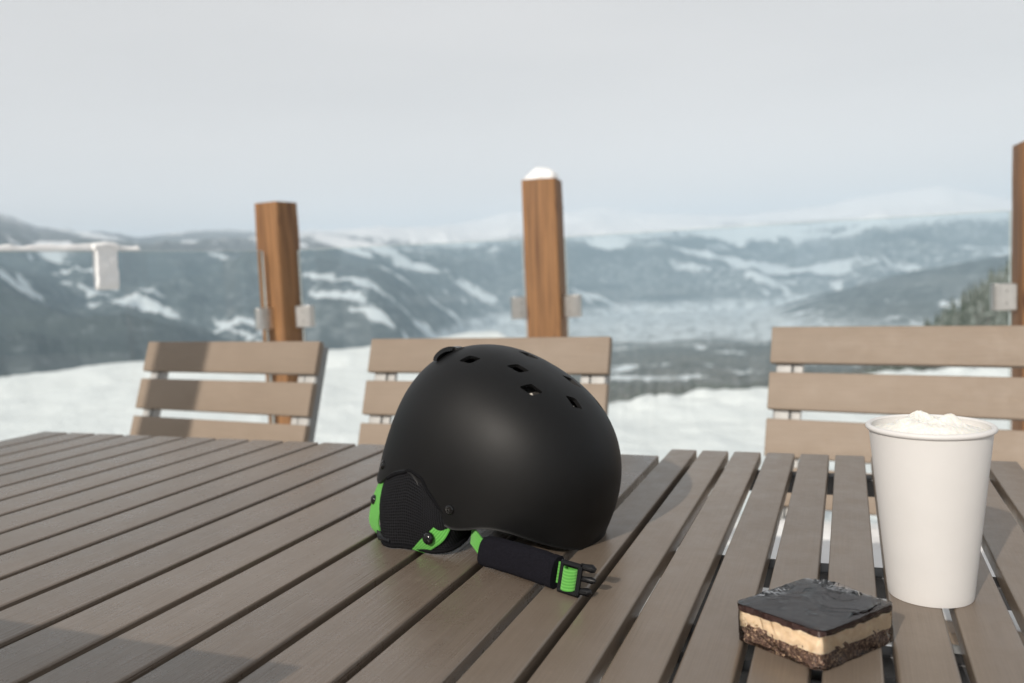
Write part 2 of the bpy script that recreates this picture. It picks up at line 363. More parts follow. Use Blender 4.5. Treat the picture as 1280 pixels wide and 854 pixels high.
# wood on the shoulder and slopes below the crest: one uncountable mass
def height_at(x, y):
    dx, dy = x - CAM.x, y - CAM.y; r = math.hypot(dx, dy); a = math.degrees(math.atan2(-dx, dy))
    j = min(max(np.searchsorted(az, a) - 1, 0), na - 2); i = min(max(np.searchsorted(rad, r) - 1, 0), nr - 2)
    fa = (a - az[j]) / (az[j + 1] - az[j]); fr_ = (r - rad[i]) / (rad[i + 1] - rad[i])
    return (Z[i, j] * (1 - fa) + Z[i, j + 1] * fa) * (1 - fr_) + (Z[i + 1, j] * (1 - fa) + Z[i + 1, j + 1] * fa) * fr_
V = []; F = []
def conifer(x, y, z, h, rb, tiers=5, seg=7):
    b = len(V)
    for k in range(tiers):
        z0 = z + h * (0.08 + 0.86 * k / tiers); z1 = z + h * min(1.0, 0.08 + 0.86 * (k + 1.55) / tiers); rk = rb * (1 - k / tiers) * random.uniform(.8, 1.15)
        o = len(V); tw = random.random() * 6
        for s in range(seg * 2):
            a_ = tw + math.pi * s / seg; q = rk * (1.0 if s % 2 else 0.55) * random.uniform(.8, 1.15)
            V.append((x + q * math.cos(a_), y + q * math.sin(a_), z0 - (h * .03 if s % 2 else 0)))
        V.append((x, y, z1)); n = seg * 2
        F.extend([(o + s, o + (s + 1) % n, o + n) for s in range(n)])
placed = 0; tries = 0
while placed < 4200 and tries < 30000:
    tries += 1
    a = random.uniform(-14, 10) if random.random() < .7 else random.uniform(8, 24); r_ = math.exp(random.uniform(math.log(230), math.log(2000)))
    x = CAM.x - math.sin(R(a)) * r_; y = CAM.y + math.cos(R(a)) * r_
    if float(fbm(np.array(x / 90.), np.array(y / 90.), 3)) < 0.40: continue
    if r_ < 450 and a > 3: continue
    h = random.uniform(8, 15); conifer(x, y, height_at(x, y) - .6, h, h * random.uniform(.13, .19), 4 if r_ > 700 else 6, 5); placed += 1
def tree_mat():
    mt, t, p = new_mat('frosted conifers'); v = coords(t)
    g = node(t, 'ShaderNodeNewGeometry'); s = node(t, 'ShaderNodeSeparateXYZ'); t.links.new(g.outputs['Normal'], s.inputs[0])
    n = noise(t, v, 0.35, 5, .7); ad = node(t, 'ShaderNodeMath', operation='MULTIPLY'); t.links.new(s.outputs[2], ad.inputs[0]); t.links.new(n, ad.inputs[1])
    c = ramp(t, n, [(0.38, (0.060, 0.072, 0.055)), (0.52, (0.15, 0.17, 0.14)), (0.68, (0.52, 0.54, 0.52))])
    t.links.new(c, p.inputs['Base Color']); p.inputs['Roughness'].default_value = 0.9; p.inputs['Specular IOR Level'].default_value = 0.1; return mt
M['tree'] = tree_mat()
wood = mesh_obj('conifer_forest', V, F, M['tree']); tag(wood, 'frosted grey green conifer forest covering the slopes below the snow crest', 'forest', kind='stuff')

# ------------------------------------------------------------------ haze
def haze():
    zt = float(Z.max()) + 25; zb = float(Z.min()) - 1.5; H_ = 19000
    vs = [(x, y, z) for z in (zb, zt) for x, y in ((-H_, -H_), (H_, -H_), (H_, H_), (-H_, H_))]
    fs = [(0, 3, 2, 1), (4, 5, 6, 7), (0, 1, 5, 4), (1, 2, 6, 5), (2, 3, 7, 6), (3, 0, 4, 7)]
    mt = bpy.data.materials.new('haze air'); mt.use_nodes = True; t = mt.node_tree; t.nodes.clear()
    o = node(t, 'ShaderNodeOutputMaterial'); pv = node(t, 'ShaderNodeVolumePrincipled'); pv.inputs['Color'].default_value = (0.70, 0.86, 1.0, 1)
    pv.inputs['Density'].default_value = 8.6e-5; pv.inputs['Anisotropy'].default_value = 0.0
    t.links.new(pv.outputs[0], o.inputs['Volume']); ob = mesh_obj('haze', vs, fs, mt); tag(ob, 'pale blue haze lying over the valley and mountains', 'haze', kind='stuff')
haze()

# ------------------------------------------------------------------ near snow sheet
DROP = 1.02
def snow_ground():
    azs = np.concatenate([np.arange(-180, -20, 5.0), np.arange(-20, 66, 0.35), np.arange(66, 180.1, 5.0)])
    edge = np.interp(azs, [-180, -60, -20, -9, -5.4, 4.7, 14.3, 18.6, 20.3, 22.9, 28, 33, 46, 53, 66, 90, 180], [40, 24, 20, 17, 16.0, 13.7, 12.5, 12.2, 18, 30.4, 27.8, 25.6, 26.2, 24.9, 24, 20, 40])
    frac = np.concatenate([np.linspace(0.0, 0.55, 60)[1:], np.linspace(0.55, 1.0, 60)[1:], np.linspace(1.0, 1.35, 24)[1:]])
    Aa, Ff = np.meshgrid(azs, frac); E = np.tile(edge, (len(frac), 1)); r = Ff * E
    x = CAM.x - np.sin(np.radians(Aa)) * r; y = CAM.y + np.cos(np.radians(Aa)) * r
    lump = fbm(x * 2.2, y * 2.2, 5, .6) - .5; soft = fbm(x * .35, y * .35, 3) - .5
    far = sstep(y, 2.3, 3.2)
    z = soft * 0.12 * far + lump * 0.11 * far
    right = (Aa < 19)
    bank = np.exp(-((Ff - .985) / .05) ** 2) * np.where(right, 0.10 + 0.30 * (fbm(x * 3.0, y * 3.0, 4, .6) - .5), 0.02)
    z = z + bank - bank.mean() * 0
    tr = np.where(right, 0, -0.28 * np.exp(-((Ff - .86) / .035) ** 2) + .06 * np.exp(-((Ff - .93) / .03) ** 2)) * sstep(Aa, 20, 24)
    z = z + tr - DROP * sstep(y, 2.25, 3.6) - np.where(Ff > 1, (r - E) * 0.9 + 0.0, 0)
    vs = np.concatenate([np.stack([x, y, z], -1).reshape(-1, 3), np.array([[CAM.x, CAM.y, 0.0]])])
    n_r, n_a = x.shape; k = (np.arange(n_r - 1)[:, None] * n_a + np.arange(n_a - 1)[None, :]).ravel()
    fs = [tuple(q) for q in np.stack([k, k + 1, k + n_a + 1, k + n_a], 1)[:, ::-1]]
    fs += [(len(vs) - 1, j, j + 1)[::-1] for j in range(n_a - 1)]
    o = mesh_obj('snow_ground', vs.tolist(), fs, M['snow'], smooth=True)
    me = o.data; bm = bmesh.new(); bm.from_mesh(me); bmesh.ops.remove_doubles(bm, verts=bm.verts, dist=1e-4); bmesh.ops.recalc_face_normals(bm, faces=bm.faces)
    bm.to_mesh(me); bm.free(); tag(o, kind='structure')
snow_ground()

# ------------------------------------------------------------------ tables
TZ = 0.74; X0 = -0.08185
def table(name, label, xs, pitch, gap, y0, y1, mat, th, tints):
    xa, xb = xs[0], xs[-1]
    root = empty(name, ((xa + xb) / 2, (y0 + y1) / 2, 0)); tag(root, label, 'table', 'outdoor slatted tables'); o = root.location
    b = MB()
    for a, c in zip(xs[:-1], xs[1:]):
        b.box(((a + c) / 2 - o.x, (y0 + y1) / 2 - o.y, TZ - th / 2), (c - a - gap, y1 - y0 + random.uniform(-.0012, .0012), th), 0.0021, 1, random.random(), seg=4)
    b.build('tabletop', mat, root, True)
    f = MB(); zt = TZ - th - 0.0006; w_ = xb - xa
    for yy, hh in ((y1 - 0.045, .024), (y0 + 0.05, .034)):
        f.box((0, yy - o.y, zt - hh / 2), (w_ - .06, .026, hh), .003, 0)
    for yy in (-0.352, -0.515, -0.565): f.box((0, yy - o.y, zt - .011), (w_ - .075, .018 if yy < -.4 else .026, .02), .002, 0)
    for xx in (xa + .045, xb - .045): f.box((xx - o.x, 0, zt - .0185), (.028, y1 - y0 - .16, .034), .003, 1)
    f.build('table_frame', M['dark_frame'], root, True)
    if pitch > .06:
        up_ = MB(); up_.box((0, 0, zt - .034 - .005), (w_ - .05, y1 - y0 - .04, .006), .001, 0); up_.build('gap_shade_sheet', M['under'], root, True)  # added black sheet: paints the shade seen down the wide slat gaps
    for xx in (xa + .05, xb - .05):
        for yy in (y0 + .06, y1 - .07):
            l = MB(); l.box((xx - o.x, yy - o.y, (zt - .037) / 2), (.045, .045, zt - .037), .004, 2); lo = l.build('table_leg', M['dark_frame'], root, True)
    return root
xsL = [X0 - .0701 * i for i in range(17, -1, -1)]; xsR = [X0 + .04407 * i for i in range(0, 22)]
table('slatted_table', 'wide plank brown grey table standing under the black helmet', xsL, .0701, .0092, -.80, 0.0, M['slat_left'], .018, .1)
table('slatted_table', 'narrow slat brown table under the paper cup and dessert square', xsR, .04407, .0077, -.80, .0455, M['slat_right'], .016, .1)

# ------------------------------------------------------------------ chairs
def make_chair(name, wd, label):
    """origin: ground point under the middle of the backrest top; faces -Y"""
    root = empty(name); tag(root, label, 'chair', 'slat back chairs round the tables')
    tl = R(19); top = .861; b = MB()
    def back(h):       # point on the backrest front plane, h metres down the slope from the top edge
        return (-math.sin(tl) * h, top - math.cos(tl) * h)
    X = lambda h: Matrix.Translation((0, back(h)[0], back(h)[1])) @ Matrix.Rotation(-tl, 4, 'X')
    for k in range(4):
        h = .0405 + k * .1015
        b.box((0, .009, 0), (wd, .018, .081), .0025, 0, random.random(), X=X(h), seg=3)
    b.build('backrest', M['chair_slat'], root, True)
    s = MB()
    for k in range(6): s.box((0, -.165 - k * .073, .452), (wd - .01, .066, .018), .0025, 0, random.random())
    s.build('seat', M['chair_slat'], root, True)
    for sx_ in (-1, 1):
        f = MB(); x = sx_ * (wd / 2 - .036)
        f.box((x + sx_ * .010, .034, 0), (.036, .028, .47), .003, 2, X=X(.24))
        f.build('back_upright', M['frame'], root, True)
        g = MB(); g.box((x - sx_ * .0205, .026, 0), (.020, .012, .38), .002, 2, X=X(.215)); g.build('bracket_lit_strip', M['bracket_lit_front'], root, True)
        g = MB(); g.box((x + sx_ * .009, .0190, 0), (.030, .002, .38), .0008, 2, X=X(.215)); g.build('bracket_lit_strip', M['bracket_lit_front'], root, True)  # pale strip over the upright: its sunlit front put into the colour
        for yy, hh in ((-.12, .425), (-.52, .44)):
            l = MB(); l.box((sx_ * (wd / 2 - .03), yy, hh / 2), (.032, .032, hh), .003, 2); l.build('leg', M['frame'], root, True)
    r_ = MB()
    for sx_ in (-1, 1): r_.box((sx_ * (wd / 2 - .03), -.32, .4425 - .012), (.024, .366, .022), .002, 1)
    r_.box((0, -.535, .43), (wd - .09, .02, .022), .002, 0)
    r_.build('seat_frame', M['frame'], root, True)
    return root
def copy_tree(o, parent=None):
    c = o.copy(); C.objects.link(c)
    if parent is not None: c.parent = parent
    for ch in o.children: copy_tree(ch, c)
    return c
ch0 = make_chair('slat_chair', .597, 'brown slat back chair behind the helmet, in front of the snow capped post')
def put(o, cx, cy, rz, label): o.location = (cx, cy, 0); o.rotation_euler = (0, 0, rz); o['label'] = label
put(ch0, -.6045, .59, R(-2.4), 'brown slat back chair behind the helmet, in front of the snow capped post')
c1 = copy_tree(ch0); put(c1, -1.3125, .583, R(-5.9), 'brown slat back chair with a shaded left end, beyond the table left of the helmet')
c2 = copy_tree(ch0); put(c2, .300, .735, R(-9.0), 'brown slat back chair behind the paper cup')
c3 = copy_tree(ch0); put(c3, -.533, -.895, R(180), 'brown slat back chair standing at the near side of the table, outside the picture')  # unseen chair, added to throw its shadow over the table's near left corner
for c, lb in ((c2, 'snow lying on the seat of the chair behind the paper cup'),):
    xs_ = np.linspace(-.27, .27, 40); ys_ = np.linspace(-.52, -.14, 30); Xg, Yg = np.meshgrid(xs_, ys_)
    ed = np.minimum(np.minimum(Xg + .27, .27 - Xg), np.minimum(Yg + .52, -.14 - Yg))
    Zg = .4615 + np.sqrt(np.clip(ed, 0, .03) / .03) * (.016 + .012 * fbm(Xg * 14, Yg * 14, 4))
    vs = np.stack([Xg, Yg, Zg], -1).reshape(-1, 3).tolist(); n_ = len(vs)
    vs += [(v[0], v[1], .4612) for v in vs]; nx = 40; ny = 30; fs = []
    for j in range(ny - 1):
        for i in range(nx - 1):
            a = j * nx + i; fs.append((a, a + 1, a + nx + 1, a + nx)); fs.append((a + n_, a + nx + n_, a + nx + 1 + n_, a + 1 + n_))
    so = mesh_obj('seat_snow', vs, fs, M['snow_clump'], smooth=True); so.location = c.location; so.rotation_euler = c.rotation_euler
    tag(so, lb, 'snow')

# ------------------------------------------------------------------ railing: posts, clamps, glass
def post(cx, cy, s, h, rz, label, parent):
    b = MB(); pr = rrect(s, s, .006, 3); n = len(pr); vs = []
    Xf = Matrix.Translation((cx, cy, 0)) @ Matrix.Rotation(rz, 4, 'Z')
    for z in np.linspace(-.1, h, 14):
        q = 1 + (0.0 if z < h - .001 else -.02)
        for p, t in pr: vs.append(Vector((p * q + random.uniform(-1, 1) * .0006, t * q + random.uniform(-1, 1) * .0006, z)))
    fs = [(k * n + i, k * n + (i + 1) % n, (k + 1) * n + (i + 1) % n, (k + 1) * n + i) for k in range(13) for i in range(n)] + [tuple(range(13 * n, 14 * n))]
    b.add(vs, fs); o = b.build('timber_post', M['wood'], parent, True); o.matrix_local = Xf
    if label: o['label'] = label
    return o
PL = Vector((-1.967, 1.685, 0)); PM = Vector((-.935, 1.975, 0)); PR = Vector((.735, 1.99, 0)); PF = Vector((-2.45, -.35, 0))
rail = empty('glass_railing', (0, 0, 0)); tag(rail, 'deck railing of brown timber posts and tinted glass behind the chairs', 'railing')
post(PL.x, PL.y, .121, 1.326, R(-7.5), None, rail)
post(PM.x, PM.y, .133, 1.357, R(5.6), 'snow capped brown timber post', rail)
post(PR.x, PR.y, .133, 1.345, R(6), None, rail)
post(PF.x, PF.y, .133, 1.34, R(-12), None, rail)
tall = post(0, 0, .15, 2.7, 0, None, None); tall.matrix_local = Matrix.Translation((-1.905, -1.30, 0)) @ Matrix.Rotation(R(10), 4, 'Z')  # post out of view, added only to cast the shadow band on the left chair
tall.name = 'shadow_post'; tag(tall, 'tall unseen post added left of the table to shade the left chair', 'post')
def blob(name, c, sx_, sy_, sz, seed, label, amp=.25, fr=3.0, cut=-.2):
    vs = []; fs = []; nu, nv = 40, 20; rs = np.random.default_rng(seed); off = rs.random(2) * 50
    for j in range(nv + 1):
        ph = math.pi * j / nv
        for i in range(nu):
            th = 2 * math.pi * i / nu; d = (math.sin(ph) * math.cos(th), math.sin(ph) * math.sin(th), math.cos(ph))
            k = 1 + amp * (float(fbm(np.array(d[0] * fr + off[0] + d[2]), np.array(d[1] * fr + off[1] - d[2]), 4)) - .5) * 2
            vs.append((d[0] * sx_ * k, d[1] * sy_ * k, max(d[2], cut) * sz * k))
    for j in range(nv):
        for i in range(nu): fs.append((j * nu + i, (j + 1) * nu + i, (j + 1) * nu + (i + 1) % nu, j * nu + (i + 1) % nu))
    o = mesh_obj(name, vs, fs, M['snow_clump'], smooth=True); o.location = c; tag(o, label, 'snow'); return o
blob('snow_mound', (PM.x, PM.y, 1.357),   .062, .062, .046, 5, 'rounded mound of snow sitting on the middle timber post', .24, 2.6, 0.0)
def panel(A_, B_, ca, cb, z0=.08, z1=1.134):
    d = (B_ - A_); u = d.normalized(); rz = math.atan2(u.y, u.x); a = A_ + u * ca; b_ = B_ - u * cb; L2 = (b_ - a).length
    t = .010; p = MB(); p.add([(-L2 / 2, 0, z0), (L2 / 2, 0, z0), (L2 / 2, 0, z1), (-L2 / 2, 0, z1)], [(0, 1, 2, 3)])
    o = p.build('glass_panel', M['glass'], rail); o.location = ((a.x + b_.x) / 2, (a.y + b_.y) / 2, 0); o.rotation_euler = (0, 0, rz)
    for c_, dm, ax_ in (((0, 0, z1 + .001), (L2, t, .002), 0), ((-L2 / 2 - .002, 0, (z0 + z1) / 2), (.004, t, z1 - z0), 2), ((L2 / 2 + .002, 0, (z0 + z1) / 2), (.004, t, z1 - z0), 2)):
        e = MB(); e.box(c_, dm, .0015, ax_); e.build('glass_edge', M['glass_edge'], o, True)
panel(PF, PL, .10, .085); panel(PL, PM, .085, .088); panel(PM, PR, .088, .088)
M['screw'] = simple('steel screw', (.42, .41, .39), .4, 1.0)
def clamp(P, u, side, z):
    ang = math.atan2(u.y, u.x) ; b = MB(); Lc = .074; pr = []
    for i in range(13):
        a = R(-90 + 180 * i / 12); pr.append((Lc - .016 + .016 * math.cos(a), .019 * math.sin(a)))
    b.prism([(0, -.019)] + pr + [(0, .019)], 2, -.043, .043)
    o = b.build('glass_clamp', M['steel'], rail, True); o.location = (P.x + u.x * side, P.y + u.y * side, z); o.rotation_euler = (0, 0, ang)
    bm = bmesh.new(); bm.from_mesh(o.data); bmesh.ops.bevel(bm, geom=[e for e in bm.edges if e.calc_face_angle(0) > 1.2], offset=.0015, segments=2, affect='EDGES'); bm.to_mesh(o.data); bm.free()
    for zz in (-.02, .02):
        s = MB(); q_ = 1 if u.x < 0 else -1; s.tube([(.030, q_ * .0225, zz), (.030, q_ * .019, zz)],   .0042, 12); s.build('screw', M['screw'], o, True)
def unit(a, b): return (b - a).normalized()
for z in (.868, .25):
    clamp(PL, unit(PL, PF), .060, z); clamp(PL, unit(PL, PM), .060, z)
    clamp(PM, unit(PM, PL), .068, z); clamp(PM, unit(PM, PR), .068, z); clamp(PR, unit(PR, PM), .068, z - .01)
# snow on the left glass panel
def glass_snow():
    u = unit(PF, PL); A_ = PF + u * .35; Lg = (PL - PF).length; n = 160; vs = []; fs = []; seg = 8; ln = Lg - .95
    for i in range(n):
        s = ln * i / (n - 1); c_ = A_ + u * s
        h = max(.001, -.004 + .030 * float(fbm(np.array(s * 11.), np.array(1.3), 4))); 
        if i in (0, n - 1): h = .001
        for k in range(seg):
            a = math.pi * k / (seg - 1); q = Vector((-u.y, u.x, 0)) * math.cos(a) * (.008 + h * .3)
            vs.append((c_.x + q.x, c_.y + q.y, 1.138 + math.sin(a) * h * 1.25))
    for i in range(n - 1):
        for k in range(seg - 1): fs.append((i * seg + k, i * seg + k + 1, (i + 1) * seg + k + 1, (i + 1) * seg + k))
    o = mesh_obj('snow_ridge', vs, fs, M['snow_clump'], smooth=True, origin=(A_.x, A_.y, 1.1)); tag(o, 'thin ridge of snow lying along the top of the left glass panel', 'snow')
glass_snow()
def stuck_snow(s_):
    u = unit(PF, PL); nrm = Vector((u.y, -u.x, 0)); c_ = PF + u * s_; nx, nz = 30, 44; vs = []; n_ = nx * nz
    for side in (0, 1):
        for j in range(nz):
            for i in range(nx):
                a = i / (nx - 1) * 2 - 1; t = j / (nz - 1); e = min(1, (1 - abs(a)) * 7) * min(1, (1 - t) * 9 + .02) * min(1, t * 9 + .1)
                hw = .038 * (1 + .10 * t + .12 * (float(fbm(np.array(t * 5.), np.array(a + 7.), 3)) - .5)) * (1.28 if t < .12 else 1)
                dep = .003 + math.sqrt(max(0, e)) * (.014 + .022 * max(0, 1 - t * 7) + .008 * float(fbm(np.array(a * 2 + 3), np.array(t * 6.), 3)))
                q = c_ + u * (a * hw) + nrm * (dep if side == 0 else (.001 if t > .10 else -.018 * math.sqrt(max(0, e))))
                vs.append((q.x, q.y, 1.158 - .150 * t + (.008 * (1 - a * a) if t < .12 else 0)))
    fs = []
    for j in range(nz - 1):
        for i in range(nx - 1):
            a = j * nx + i; fs.append((a, a + 1, a + nx + 1, a + nx)); fs.append((n_ + a, n_ + a + nx, n_ + a + nx + 1, n_ + a + 1))
    bd_ = [j * nx for j in range(nz)] + [(nz - 1) * nx + i for i in range(1, nx)] + [j * nx + nx - 1 for j in range(nz - 2, -1, -1)] + [i for i in range(nx - 2, 0, -1)]
    fs += [(bd_[k], bd_[(k + 1) % len(bd_)], n_ + bd_[(k + 1) % len(bd_)], n_ + bd_[k]) for k in range(len(bd_))]
    o = mesh_obj('snow_clump', vs, fs, M['snow_clump'], smooth=True, origin=(c_.x, c_.y, 1.0)); tag(o, 'clump of snow hanging down the face of the left glass panel', 'snow')
    bm = bmesh.new(); bm.from_mesh(o.data); bmesh.ops.recalc_face_normals(bm, faces=bm.faces); bm.to_mesh(o.data); bm.free()
stuck_snow(1.362)

# ------------------------------------------------------------------ helmet
HC = np.array([-0.183, -0.3597, 0.8022]); HP = dict(yaw=-0.2857, tilt=0.4337, roll=-0.0713, af=.1345, ab=.1182, b=.0952, c=.1229, e=2.4529, tuck=.3701, cfb=.0097)
def Rm(yaw, tilt, roll): return np.array(Matrix.Rotation(yaw, 3, 'Z') @ Matrix.Rotation(tilt, 3, 'Y') @ Matrix.Rotation(roll, 3, 'X'))
HR = Rm(HP['yaw'], HP['tilt'], HP['roll'])
def hsurf(T, P, inset=0.0):
    """T azimuth, P polar angle (radians); local helmet frame: +X front, +Z crown"""
    ct, st = np.cos(T), np.sin(T); sp = np.sin(P); low = P > np.pi / 2
    rho = np.where(low, 1 - HP['tuck'] * (1 - sp), np.abs(sp) ** (2 / HP['e']))
    z = np.where(low, .13 * np.cos(P), (HP['c'] - inset) * np.abs(np.cos(P)) ** (2 / HP['e']))
    x = np.where(ct > 0, HP['af'] - inset, HP['ab'] - inset) * np.sign(ct) * np.abs(ct) ** (2 / 2.2) * rho
    y = (HP['b'] - inset) * np.sign(st) * np.abs(st) ** (2 / 2.2) * rho
    return np.stack([x + HP['cfb'] * z, y, z], -1)
def hworld(L_): return L_ @ HR.T + HC
# lower edge of the shell, local z by azimuth (measured on one side, mirrored)
ez_t = [180, 205, 218, 228, 234, 239, 246, 253, 258, 264, 270, 275, 280, 284, 290, 296, 302, 310, 325, 338, 355, 360]
ez_z = [-.052, -.0545, -.0555, -.0535, -.046, -.036, -.021, -.010, -.0055, -.0085, -.0165, -.0245, -.029, -.0295, -.0215, -.0115, -.006, -.003, -.003, -.0045, -.007, -.0075]
def edge_z(T):
    d = np.degrees(T) % 360; d = np.where(d < 180, 360 - d, d); return np.interp(d, ez_t, ez_z)
def smooth_edge(Tg):
    z = np.array([np.mean(edge_z(Tg + R(k))) if False else 0 for k in (0,)])
    out_ = 0; ks = np.arange(-6, 7, 1.0); wts = np.exp(-(ks / 2.6) ** 2); wts /= wts.sum()
    for k, w_ in zip(ks, wts): out_ = out_ + w_ * edge_z(Tg + R(k))
    return out_
helmet = empty('ski_helmet', (-.165, -.38, TZ)); tag(helmet, 'matte black ski helmet with lime green straps lying on the left table', 'helmet')
HO = np.array(helmet.location)
def shell_mesh(inset, nT=288, nP=110, extra=0.0):
    T = np.linspace(0, 2 * np.pi, nT, endpoint=False); ze = smooth_edge(T) + extra
    Pe = np.arccos(np.clip(ze / .13, -1, 1))
    s = np.linspace(0.0, 1, nP); s = s ** 0.9
    TT, SS = np.meshgrid(T, s); PP = SS * Pe[None, :]
    # keep the flat-topped superellipse well sampled near the crown
    Lc = hsurf(TT, np.maximum(PP, 1e-4), inset)
    return Lc, nT, nP
def build_shell():
    Lo, nT, nP = shell_mesh(0.0)
    Li, _, _ = shell_mesh(0.0034)
    lip = Lo[-1].copy()
    V_ = []; F_ = []
    def ring(Lx): 
        b = len(V_); V_.extend(map(tuple, Lx)); return b
    top = len(V_); V_.append(tuple(Lo[1:3].mean((0, 1)) * [1, 1, 1] + [0, 0, 0.0])); V_[0] = (float(HP['cfb'] * HP['c']), 0, float(HP['c']))
    rings = [ring(Lo[j]) for j in range(1, nP)]
    # rounded lip, slightly flared
    nrm = Lo[-1] - Lo[-4]; nrm /= np.linalg.norm(nrm, axis=1)[:, None]
    outw = Lo[-1] * [1, 1, 0]; outw /= np.linalg.norm(outw, axis=1)[:, None]
    rings.append(ring(Lo[-1] + nrm * .0012 + outw * .0007)); rings.append(ring(Lo[-1] + nrm * .0022 - outw * .0003)); rings.append(ring(Lo[-1] + nrm * .0022 - outw * .0022)); rings.append(ring(Lo[-1] + nrm * .001 - outw * .0034))
    for j in range(nP - 1, 0, -1): rings.append(ring(Li[j]))
    bot = len(V_); V_.append((float(HP['cfb'] * HP['c']), 0, float(HP['c'] - .0034)))
    for a, b in zip(rings[:-1], rings[1:]):
        for k in range(nT): F_.append((a + k, b + k, b + (k + 1) % nT, a + (k + 1) % nT))
    for k in range(nT): F_.append((top, rings[0] + k, rings[0] + (k + 1) % nT)); F_.append((bot, rings[-1] + (k + 1) % nT, rings[-1] + k))
    W = hworld(np.array(V_)) - HO
    me = bpy.data.meshes.new('shell'); me.from_pydata(W.tolist(), [], F_); me.update()
    o = bpy.data.objects.new('shell', me); C.objects.link(o)
    bm = bmesh.new(); bm.from_mesh(me); bmesh.ops.recalc_face_normals(bm, faces=bm.faces); bm.to_mesh(me); bm.free()
    return o
VENTS = [(-.039, -.048, 12, 1.0), (.006, -.031, 8, 1.0), (.035, -.043, 8, 1.0), (.067, -.013, -6, .9), (-.014, .011, 0, 1.0), (.040, .018, 8, 1.05), (.067, .037, -10, .9), (-.045, .045, -12, 1.0), (.030, .054, -8, 1.0)]
def surf_z(x, y):
    # local z of the outer shell above (x, y)
    best = None; T = np.linspace(0, 2 * np.pi, 361); P = np.linspace(0.01, 1.5, 300); TT, PP = np.meshgrid(T, P); Lc = hsurf(TT, PP).reshape(-1, 3)
    return Lc
_S = surf_z(0, 0)
def on_shell(x, y, side=1):
    d = np.hypot(_S[:, 0] - x, _S[:, 1] - y); return _S[d.argmin()]
def normal_local(p):
    # numeric normal from the dense samples
    d = np.linalg.norm(_S - p, axis=1); q = _S[d < .012] - p; u_, s_, vt = np.linalg.svd(q - q.mean(0)); n = vt[2]
    if n @ p < 0: n = -n
    return n
shell = build_shell()
cut = MB()
for (vx, vy, ang, k) in VENTS:
    p = on_shell(vx, vy); n = normal_local(p)
    fx = np.array([math.cos(R(ang)), math.sin(R(ang)), 0]); fx -= n * (fx @ n); fx /= np.linalg.norm(fx); fy = np.cross(n, fx)
    prof = []
    hx, hy = .0088 * k, .0063 * k
    base_pts = [(hx, hy * .80), (-hx * .80, hy), (-hx, -hy * .85), (hx * .85, -hy)]
    # rounded, slightly skewed quadrilateral opening
    for i in range(4):
        a = np.array(base_pts[i]); pv = np.array(base_pts[i - 1]); nx_ = np.array(base_pts[(i + 1) % 4]); r_ = .0024
        u1 = (pv - a) / np.linalg.norm(pv - a); u2 = (nx_ - a) / np.linalg.norm(nx_ - a)
        for t in (0, .33, .66, 1):
            q = a + u1 * r_ * (1 - t) ** 2 + u2 * r_ * t ** 2; prof.append(q)
    vs = []
    for e, g in ((-.008, .88), (.006, 1.08)):
        for q in prof: vs.append(hworld((p + n * e + (fx * (q[0] + q[1] * .35) + fy * q[1]) * g)[None, :])[0] - HO)
    m_ = len(prof); cut.add(vs, [(i, (i + 1) % m_, m_ + (i + 1) % m_, m_ + i) for i in range(m_)] + [tuple(range(m_))[::-1], tuple(range(m_, 2 * m_))])
co = cut.build('cutter', M['snow'])
md = shell.modifiers.new('b', 'BOOLEAN'); md.operation = 'DIFFERENCE'; md.solver = 'EXACT'; md.object = co
dg = bpy.context.evaluated_depsgraph_get(); me2 = bpy.data.meshes.new_from_object(shell.evaluated_get(dg)); shell.modifiers.clear(); shell.data = me2; me2.name = 'shell'
bpy.data.objects.remove(co)
me2.polygons.foreach_set('use_smooth', [True] * len(me2.polygons)); me2.set_sharp_from_angle(angle=R(38))
def matte_black():
    mt, t, p = new_mat('matte black shell'); v = coords(t)
    f = noise(t, v, 1800, 3, .6); c = noise(t, v, 14, 5, .65); d_ = noise(t, v, 160, 6, .75)
    col = ramp(t, c, [(0.3, (0.0030, 0.0030, 0.0033)), (0.7, (0.0050, 0.0049, 0.0048))]); 
    dust = ramp(t, d_, [(0.70, (0, 0, 0)), (0.85, (0.05, 0.05, 0.05))]); t.links.new(mixc(t, dust, col, (.3, .28, .25)), p.inputs['Base Color'])
    rr = ramp(t, c, [(0.3, (0.50,) * 3), (0.7, (0.55,) * 3)]); t.links.new(rr, p.inputs['Roughness']); p.inputs['Specular IOR Level'].default_value = 0.27
    bump(t, p, f, 0.16, 0.0003); return mt
M['shell'] = matte_black(); me2.materials.clear(); me2.materials.append(M['shell']); shell.parent = helmet
# foam liner inside
M['foam'] = simple('grey beaded foam', (0.055, 0.052, 0.048), .9, 0, .2, 260, .6, 1.0, .0015)
Ll, nT, nP = shell_mesh(0.0115, 96, 40, 0.004)
Vl = hworld(Ll.reshape(-1, 3)) - HO
Fl = [(j * nT + k, (j + 1) * nT + k, (j + 1) * nT + (k + 1) % nT, j * nT + (k + 1) % nT) for j in range(nP - 1) for k in range(nT)]
ln = mesh_obj('foam_liner', Vl.tolist(), Fl, M['foam'], helmet, True)
# light coloured pad pieces glimpsed through the vents
M['pad_grey'] = simple('grey mesh pad', (0.45, 0.41, 0.35), .8, 0, .3, 300, .5, .8, .001)
for (vx, vy, ang, k) in VENTS[:7]:
    p = on_shell(vx, vy); n = normal_local(p); b = MB(); q0 = p - n * .0065 + np.array([.0015, -.0030, 0]); q1 = p - n * .0060 + np.array([.0060, -.0045, 0])
    b.tube([hworld(q0[None])[0] - HO, hworld(((q0 + q1) / 2 + n * .0012)[None])[0] - HO, hworld(q1[None])[0] - HO], [.0012, .0022, .0012], 8); b.build('vent_pad', M['pad_grey'], helmet, True)
